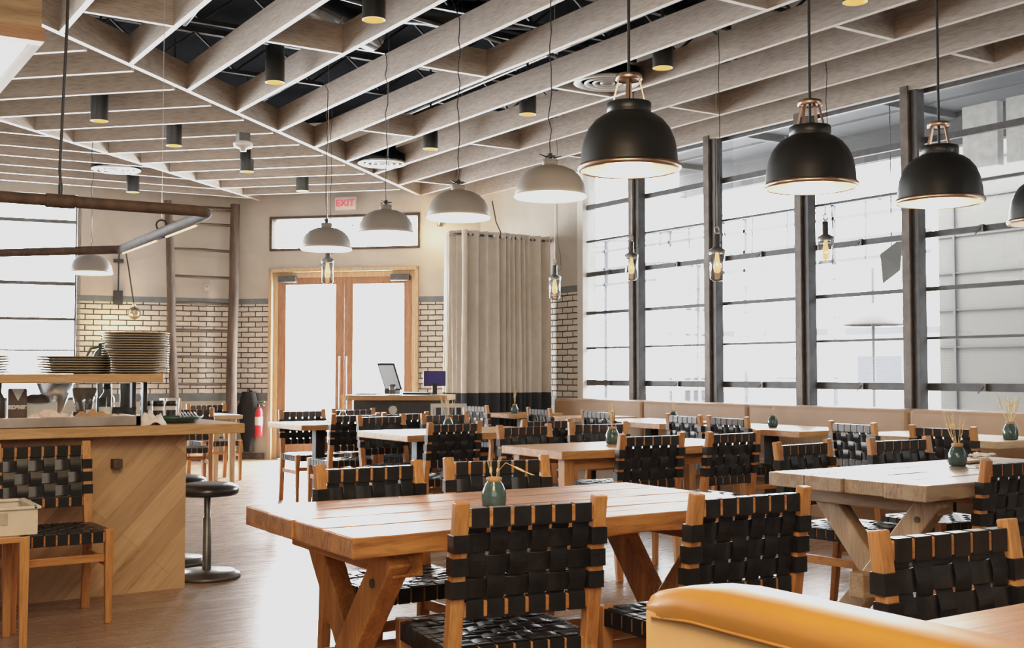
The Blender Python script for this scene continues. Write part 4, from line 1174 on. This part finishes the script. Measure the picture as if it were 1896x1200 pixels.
# ------------------------------------------------------------------ curtain and rod
t = thing('curtain_rod', 'curved dark rod carrying the grey curtain', 'curtain rod', (0, 0, 2.85))
rod = [(8.20, 11.82, 0), (7.0, 11.72, 0), (6.90, 11.73, 0), (6.84, 11.80, 0), (6.86, 11.95, 0), (7.9, 13.78, 0)]
MB().tube(rod, .014, 10).build('rod', 'gunmetal', t)
MB().tube([(8.20, 11.82, 0), (8.14, 11.815, 0)], .03, 12).build('end_cap', 'black', t)
m = MB(); m.tube([(7.45, 11.77, 0), (7.45, 11.77, .06), (7.5, 11.95, .2), (7.6, 12.2, .5)], .008, 8); m.build('stay', 'gunmetal', t)
t = thing('curtain', 'floor length pleated grey beige curtain with a dark hem', 'curtain')
rnd = random.Random(12)
def cur_pts():
    pts = []; n = 240
    segs = []
    # path: from window wall to the left corner then back to the door wall
    P = [Vector((8.19, 11.82)), Vector((6.88, 11.72)), Vector((6.90, 11.98)), Vector((7.25, 12.65))]
    L = [(P[i+1]-P[i]).length for i in range(3)]; T = sum(L)
    for i in range(n+1):
        d = T*i/n; k = 0
        while k < 2 and d > L[k]: d -= L[k]; k += 1
        p = P[k].lerp(P[k+1], min(1, d/L[k])); tg = (P[k+1]-P[k]).normalized()
        pts.append((p, Vector((-tg.y, tg.x)), T*i/n))
    return pts
CP = cur_pts()
folds = []
s = 0; ph = 0; phs = []
for (p, nn, d) in CP:
    # denser pleats in the middle of the panel
    wl = .155 if d < .35 or .78 < d < 1.35 else .075
    ph += 2*PI*(CP[1][2])/wl; phs.append(ph)
def cz(z0, z1, J, m):
    K = len(CP); vs = []
    for j in range(J+1):
        z = z0+(z1-z0)*j/J; f = (2.9-z)/2.9
        for (p, nn, d), a in zip(CP, phs):
            amp = .058*(1+.25*math.sin(a*.31))+.012*f*math.sin(a*.5+z)
            sway = .03*f*math.sin(d*4)
            # flare to the right (window side) towards the floor
            fl = (.0 if d > .3 else 0)
            q = p+nn*(math.sin(a+.25*math.sin(z*1.3))*amp+sway)
            vs.append((min(q.x, 8.18), q.y, z))
    m.add(vs, [(j*K+i, (j+1)*K+i, (j+1)*K+i+1, j*K+i+1) for j in range(J) for i in range(K-1)], True)
MATS['curtain'] = solid('linen_curtain', (.72, .665, .59), .9, var=.08, scale=6)
MATS['hem'] = solid('charcoal_hem', (.055, .062, .068), .85, var=.1)
m = MB(); cz(.98, 2.90, 14, m); m.build('cloth', 'curtain', t)
m = MB(); cz(.03, .98, 6, m); m.build('hem', 'hem', t)
m = MB()
for (p, nn, d), a, i in zip(CP, phs, range(999)):
    if i % 12 == 6 and d < 1.3: m.tube([(p.x-.0, p.y-.05, 2.85), (p.x, p.y-.058, 2.85)], .02, 12)
m.build('grommets', 'steel', t)
# warm uplight on wall by curtain
t = thing('wall_spot', 'small brass wall spot above the curtain', 'wall lamp', (7.80, 13.85, 3.28), dang)
MB().box((0, -.03, 0), (.05, .06, .12)).build('bracket', 'brass', t, bev=.004)
MB().lathe([(.03, 0), (.035, -.08), (.0001, -.08)], (0, -.08, .02)).build('head', 'brass', t)

# ------------------------------------------------------------------ outside
structure(MB().b2(8.45, 60, -30, 60, -.25, -.15).build('trim_210', 'extground'), 'bright paving outside the windows', 'paving')
t = tag(thing('patio_roof', 'grey boarded patio roof outside the right windows', 'roof', (0, 0, 0)))
m = MB()
for k in range(4): m.b2(8.6+.62*k, 8.6+.62*k+.60, -6, 12.6, 4.15-.02*k, 4.2-.02*k)
m.build('boards', 'extdim', t)
MB().b2(11.0, 11.12, -6, 12.6, 3.72, 4.3).build('fascia', 'extdim', t)
m = MB()
for k in range(9): m.b2(8.6, 11.0, -4+2*k, -3.92+2*k, 4.02, 4.14)
m.build('rafters', 'extdim', t)
for i, (x, y0, y1, z0, z1) in enumerate(((10.35, 6.55, 6.95, 3.30, 3.95), (10.35, 7.05, 7.45, 3.30, 3.95))):
    tag(MB().b2(x, x+.1, y0, y1, z0, z1).build('outdoor_cabinet', 'extground'), ['pale square box under the patio roof, right one', 'pale square box under the patio roof, left one'][i], 'box')
t = thing('panel_wall', 'pale panelled wall with thin grid lines outside the right windows', 'outdoor wall')
MB().b2(13.0, 13.1, -8, 9.75, -.15, 4.6).build('panel', 'extpanel', t)
m = MB()
for k in range(10): m.b2(12.98, 13.0, -8, 9.75, .1+.48*k, .12+.48*k)
for k in range(12): m.b2(12.97, 13.0, 9.5-1.15*k-.015, 9.5-1.15*k+.015, -.15, 4.6)
m.build('grid_lines', 'extline', t)
t = thing('pergola_frame', 'pipe framework and rails outside the middle windows', 'pergola')
m = MB()
for k in range(5): m.b2(15.8, 15.86, 14.0+2.2*k, 14.05+2.2*k, -.15, 4.2)
for z in (3.15, 3.5, 3.9, 4.15): m.b2(15.8, 15.85, 12.0, 26, z, z+.06)
for k in range(14): m.b2(15.8, 15.83, 12.4+k*.9, 12.43+k*.9, 3.15, 4.15)
for k in range(7): m.bar((15.8, 13.0+1.9*k, 4.15), (18.5, 14.5+1.9*k, 4.5), .05, .05)
m.build('rails', 'extblue', t)
t = thing('outdoor_tree', 'slender tree trunks outside the first window bays', 'tree')
m = MB()
for dx in (0, .35, .75): m.tube([(13.8+dx*.4, 15.2+dx, -.15), (13.85+dx*.4, 15.25+dx, 1.6), (13.8+dx*.4, 15.1+dx, 3.2)], .05+.02*dx, 8)
m.build('trunk', 'extblue', t)
t = thing('outdoor_umbrella', 'folded reddish umbrella outside the third window bay', 'umbrella', (15, 12.5, -.15))
MB().lathe([(.001, 2.5), (.55, 2.15), (.53, 2.13)], n=12).build('canopy', 'extred', t)
MB().tube([(0, 0, 0), (0, 0, 3.05)], .03).build('pole', 'extline', t)
t = thing('outdoor_lamp', 'cone shaped outdoor lamp hanging at the far right', 'lamp', (9.75, 6.0, 2.20))
MB().lathe([(.02, .12), (.06, .02), (.065, 0), (.0001, 0)], n=16).build('shade', 'extline', t)
MB().tube([(0, 0, .12), (0, 0, 1.9)], .006, 6).build('cord', 'extline', t)
t = thing('outdoor_shade_sail', 'angular grey shade lamp hanging outside between the right posts', 'lamp', (9.9, 8.0, 2.35))
m = MB(); m.add([(-.18, 0, .1), (0, -.15, .28), (.2, .05, -.05), (0, .12, -.2)], [(0, 1, 2, 3)]); m.build('sail', 'extpanel', t)
MB().tube([(0, 0, .15), (0, 0, 1.8)], .006, 6).build('cord', 'extline', t)
for i, (x, y, lb) in enumerate(((26, 13.0, 'pale parked car outside, seen low through the fourth bay'), (27, 17.5, 'pale parked car outside, seen low through the third bay'))):
    t = thing('parked_car', lb, 'car', (x, y, -.15), R(90))
    m = MB(); m.prism([(-2.1, -.8), (2.1, -.8), (2.1, .8), (-2.1, .8)], .3, .85); m.prism([(-1.1, -.7), (1.0, -.7), (.8, .7), (-.9, .7)], .85, 1.35); m.build('car_body', 'extdim', t, bev=.12)
    for sx in (-1.3, 1.3):
        for sy in (-.75, .75): MB().tube([(sx, sy-.08, .3), (sx, sy+.08, .3)], .3, 18).build('wheel', 'extline', t)
t = thing('far_building', 'low pale building far beyond the patio', 'building', (34, 22, -.15), R(20))
MB().b2(-3, 3, -9, 9, 0, 2.6).build('wall', 'extground', t)
MB().b2(-3.3, 3.3, -9.3, 9.3, 2.6, 2.8).build('roof', 'extblue', t)
m = MB()
for k in range(6): m.b2(-3.05, -3.0, -8+2.8*k, -6.6+2.8*k, .9, 1.9)
m.build('windows', 'extblue', t)

# ------------------------------------------------------------------ lights
def area(name, loc, target, size, sy, energy, col=(1, 1, 1)):
    l = bpy.data.lights.new(name, 'AREA'); l.shape = 'RECTANGLE'; l.size = size; l.size_y = sy; l.energy = energy; l.color = col
    o = bpy.data.objects.new(name, l); COL.objects.link(o); o.location = loc
    o.rotation_euler = (Vector(target)-Vector(loc)).to_track_quat('-Z', 'Y').to_euler(); return o
w = bpy.data.worlds.new('World'); SC.world = w; w.use_nodes = True
bg = w.node_tree.nodes['Background']; bg.inputs['Color'].default_value = (.97, .985, 1, 1); bg.inputs['Strength'].default_value = 34.0
def portal(loc, rot, sx, sy):
    l = bpy.data.lights.new('portal', 'AREA'); l.shape = 'RECTANGLE'; l.size = sx; l.size_y = sy; l.cycles.is_portal = True
    o = bpy.data.objects.new('portal', l); COL.objects.link(o); o.location = loc; o.rotation_euler = rot
portal((8.5, 5.1, 2.25), (0, R(90), 0), 2.8, 12.4)
dm = Vector((6.82+.16, 14.89+.16, 1.35))
area('door_daylight', dm, dm-Vector((1, 1, .05)), 1.75, 2.2, 1300, (.97, .985, 1))
area('room_fill', (-1.5, -2.5, 3.3), (3.5, 6, .8), 6, 3, 150, (1, .92, .82))
area('ceiling_bounce', (3.0, 5.5, .95), (3.0, 6.5, 6), 6, 8, 0.0001, (1, .95, .9))
area('warm_table', (0.6, 1.2, 3.1), (1.9, 3.0, .5), 1.2, 1.2, 80, (1, .72, .45))
area('warm_counter', (1.2, 3.4, 2.7), (1.4, 6.6, .2), 1.2, 1.2, 24, (1, .72, .42))
for (x, y) in ((3.946, 4.925), (5.234, 4.812), (6.402, 4.785)):
    l = bpy.data.lights.new('pendant_bulb', 'POINT'); l.energy = 10; l.color = (1, .8, .55); l.shadow_soft_size = .15
    o = bpy.data.objects.new('pendant_bulb', l); COL.objects.link(o); o.location = (x, y, 2.22)
l = bpy.data.lights.new('sconce_bulb', 'POINT'); l.energy = 9; l.color = (1, .7, .4); l.shadow_soft_size = .08
o = bpy.data.objects.new('sconce_bulb', l); COL.objects.link(o); o.location = (sp.x-.1, sp.y-.35, 1.85)
l = bpy.data.lights.new('curtain_spot', 'POINT'); l.energy = 9; l.color = (1, .72, .45); l.shadow_soft_size = .08
o = bpy.data.objects.new('curtain_spot', l); COL.objects.link(o); o.location = (7.55, 13.65, 3.1)

# ------------------------------------------------------------------ camera
TH = R(32.9); PT = math.atan(90/2150)
cam = bpy.data.cameras.new('camera'); cam.sensor_width = 36; cam.lens = 36*2150/1896; cam.clip_start = .05; cam.clip_end = 200
co = bpy.data.objects.new('camera', cam); COL.objects.link(co); co.location = (0, 0, 1.22)
co.rotation_euler = (PI/2+PT, 0, -TH)
SC.camera = co

# ------------------------------------------------------------------ film response
SC.view_settings.view_transform = 'Standard'; SC.view_settings.look = 'None'
SC.view_settings.exposure = 0.13
SC.view_settings.use_curve_mapping = True
cm = SC.view_settings.curve_mapping
c = cm.curves[3]
cm.white_level = (1.0, 1.0, 1.0); cm.extend = 'HORIZONTAL'
c.points[0].location = (0, 0); c.points[1].location = (1.0, .70)
for p in ((.025, .024), (.12, .145), (.3, .335), (.6, .575)): c.points.new(*p)
cm.update()
SC.cycles.use_denoising = True
SC.cycles.max_bounces = 8; SC.cycles.transparent_max_bounces = 12
SC.cycles.sample_clamp_indirect = 6
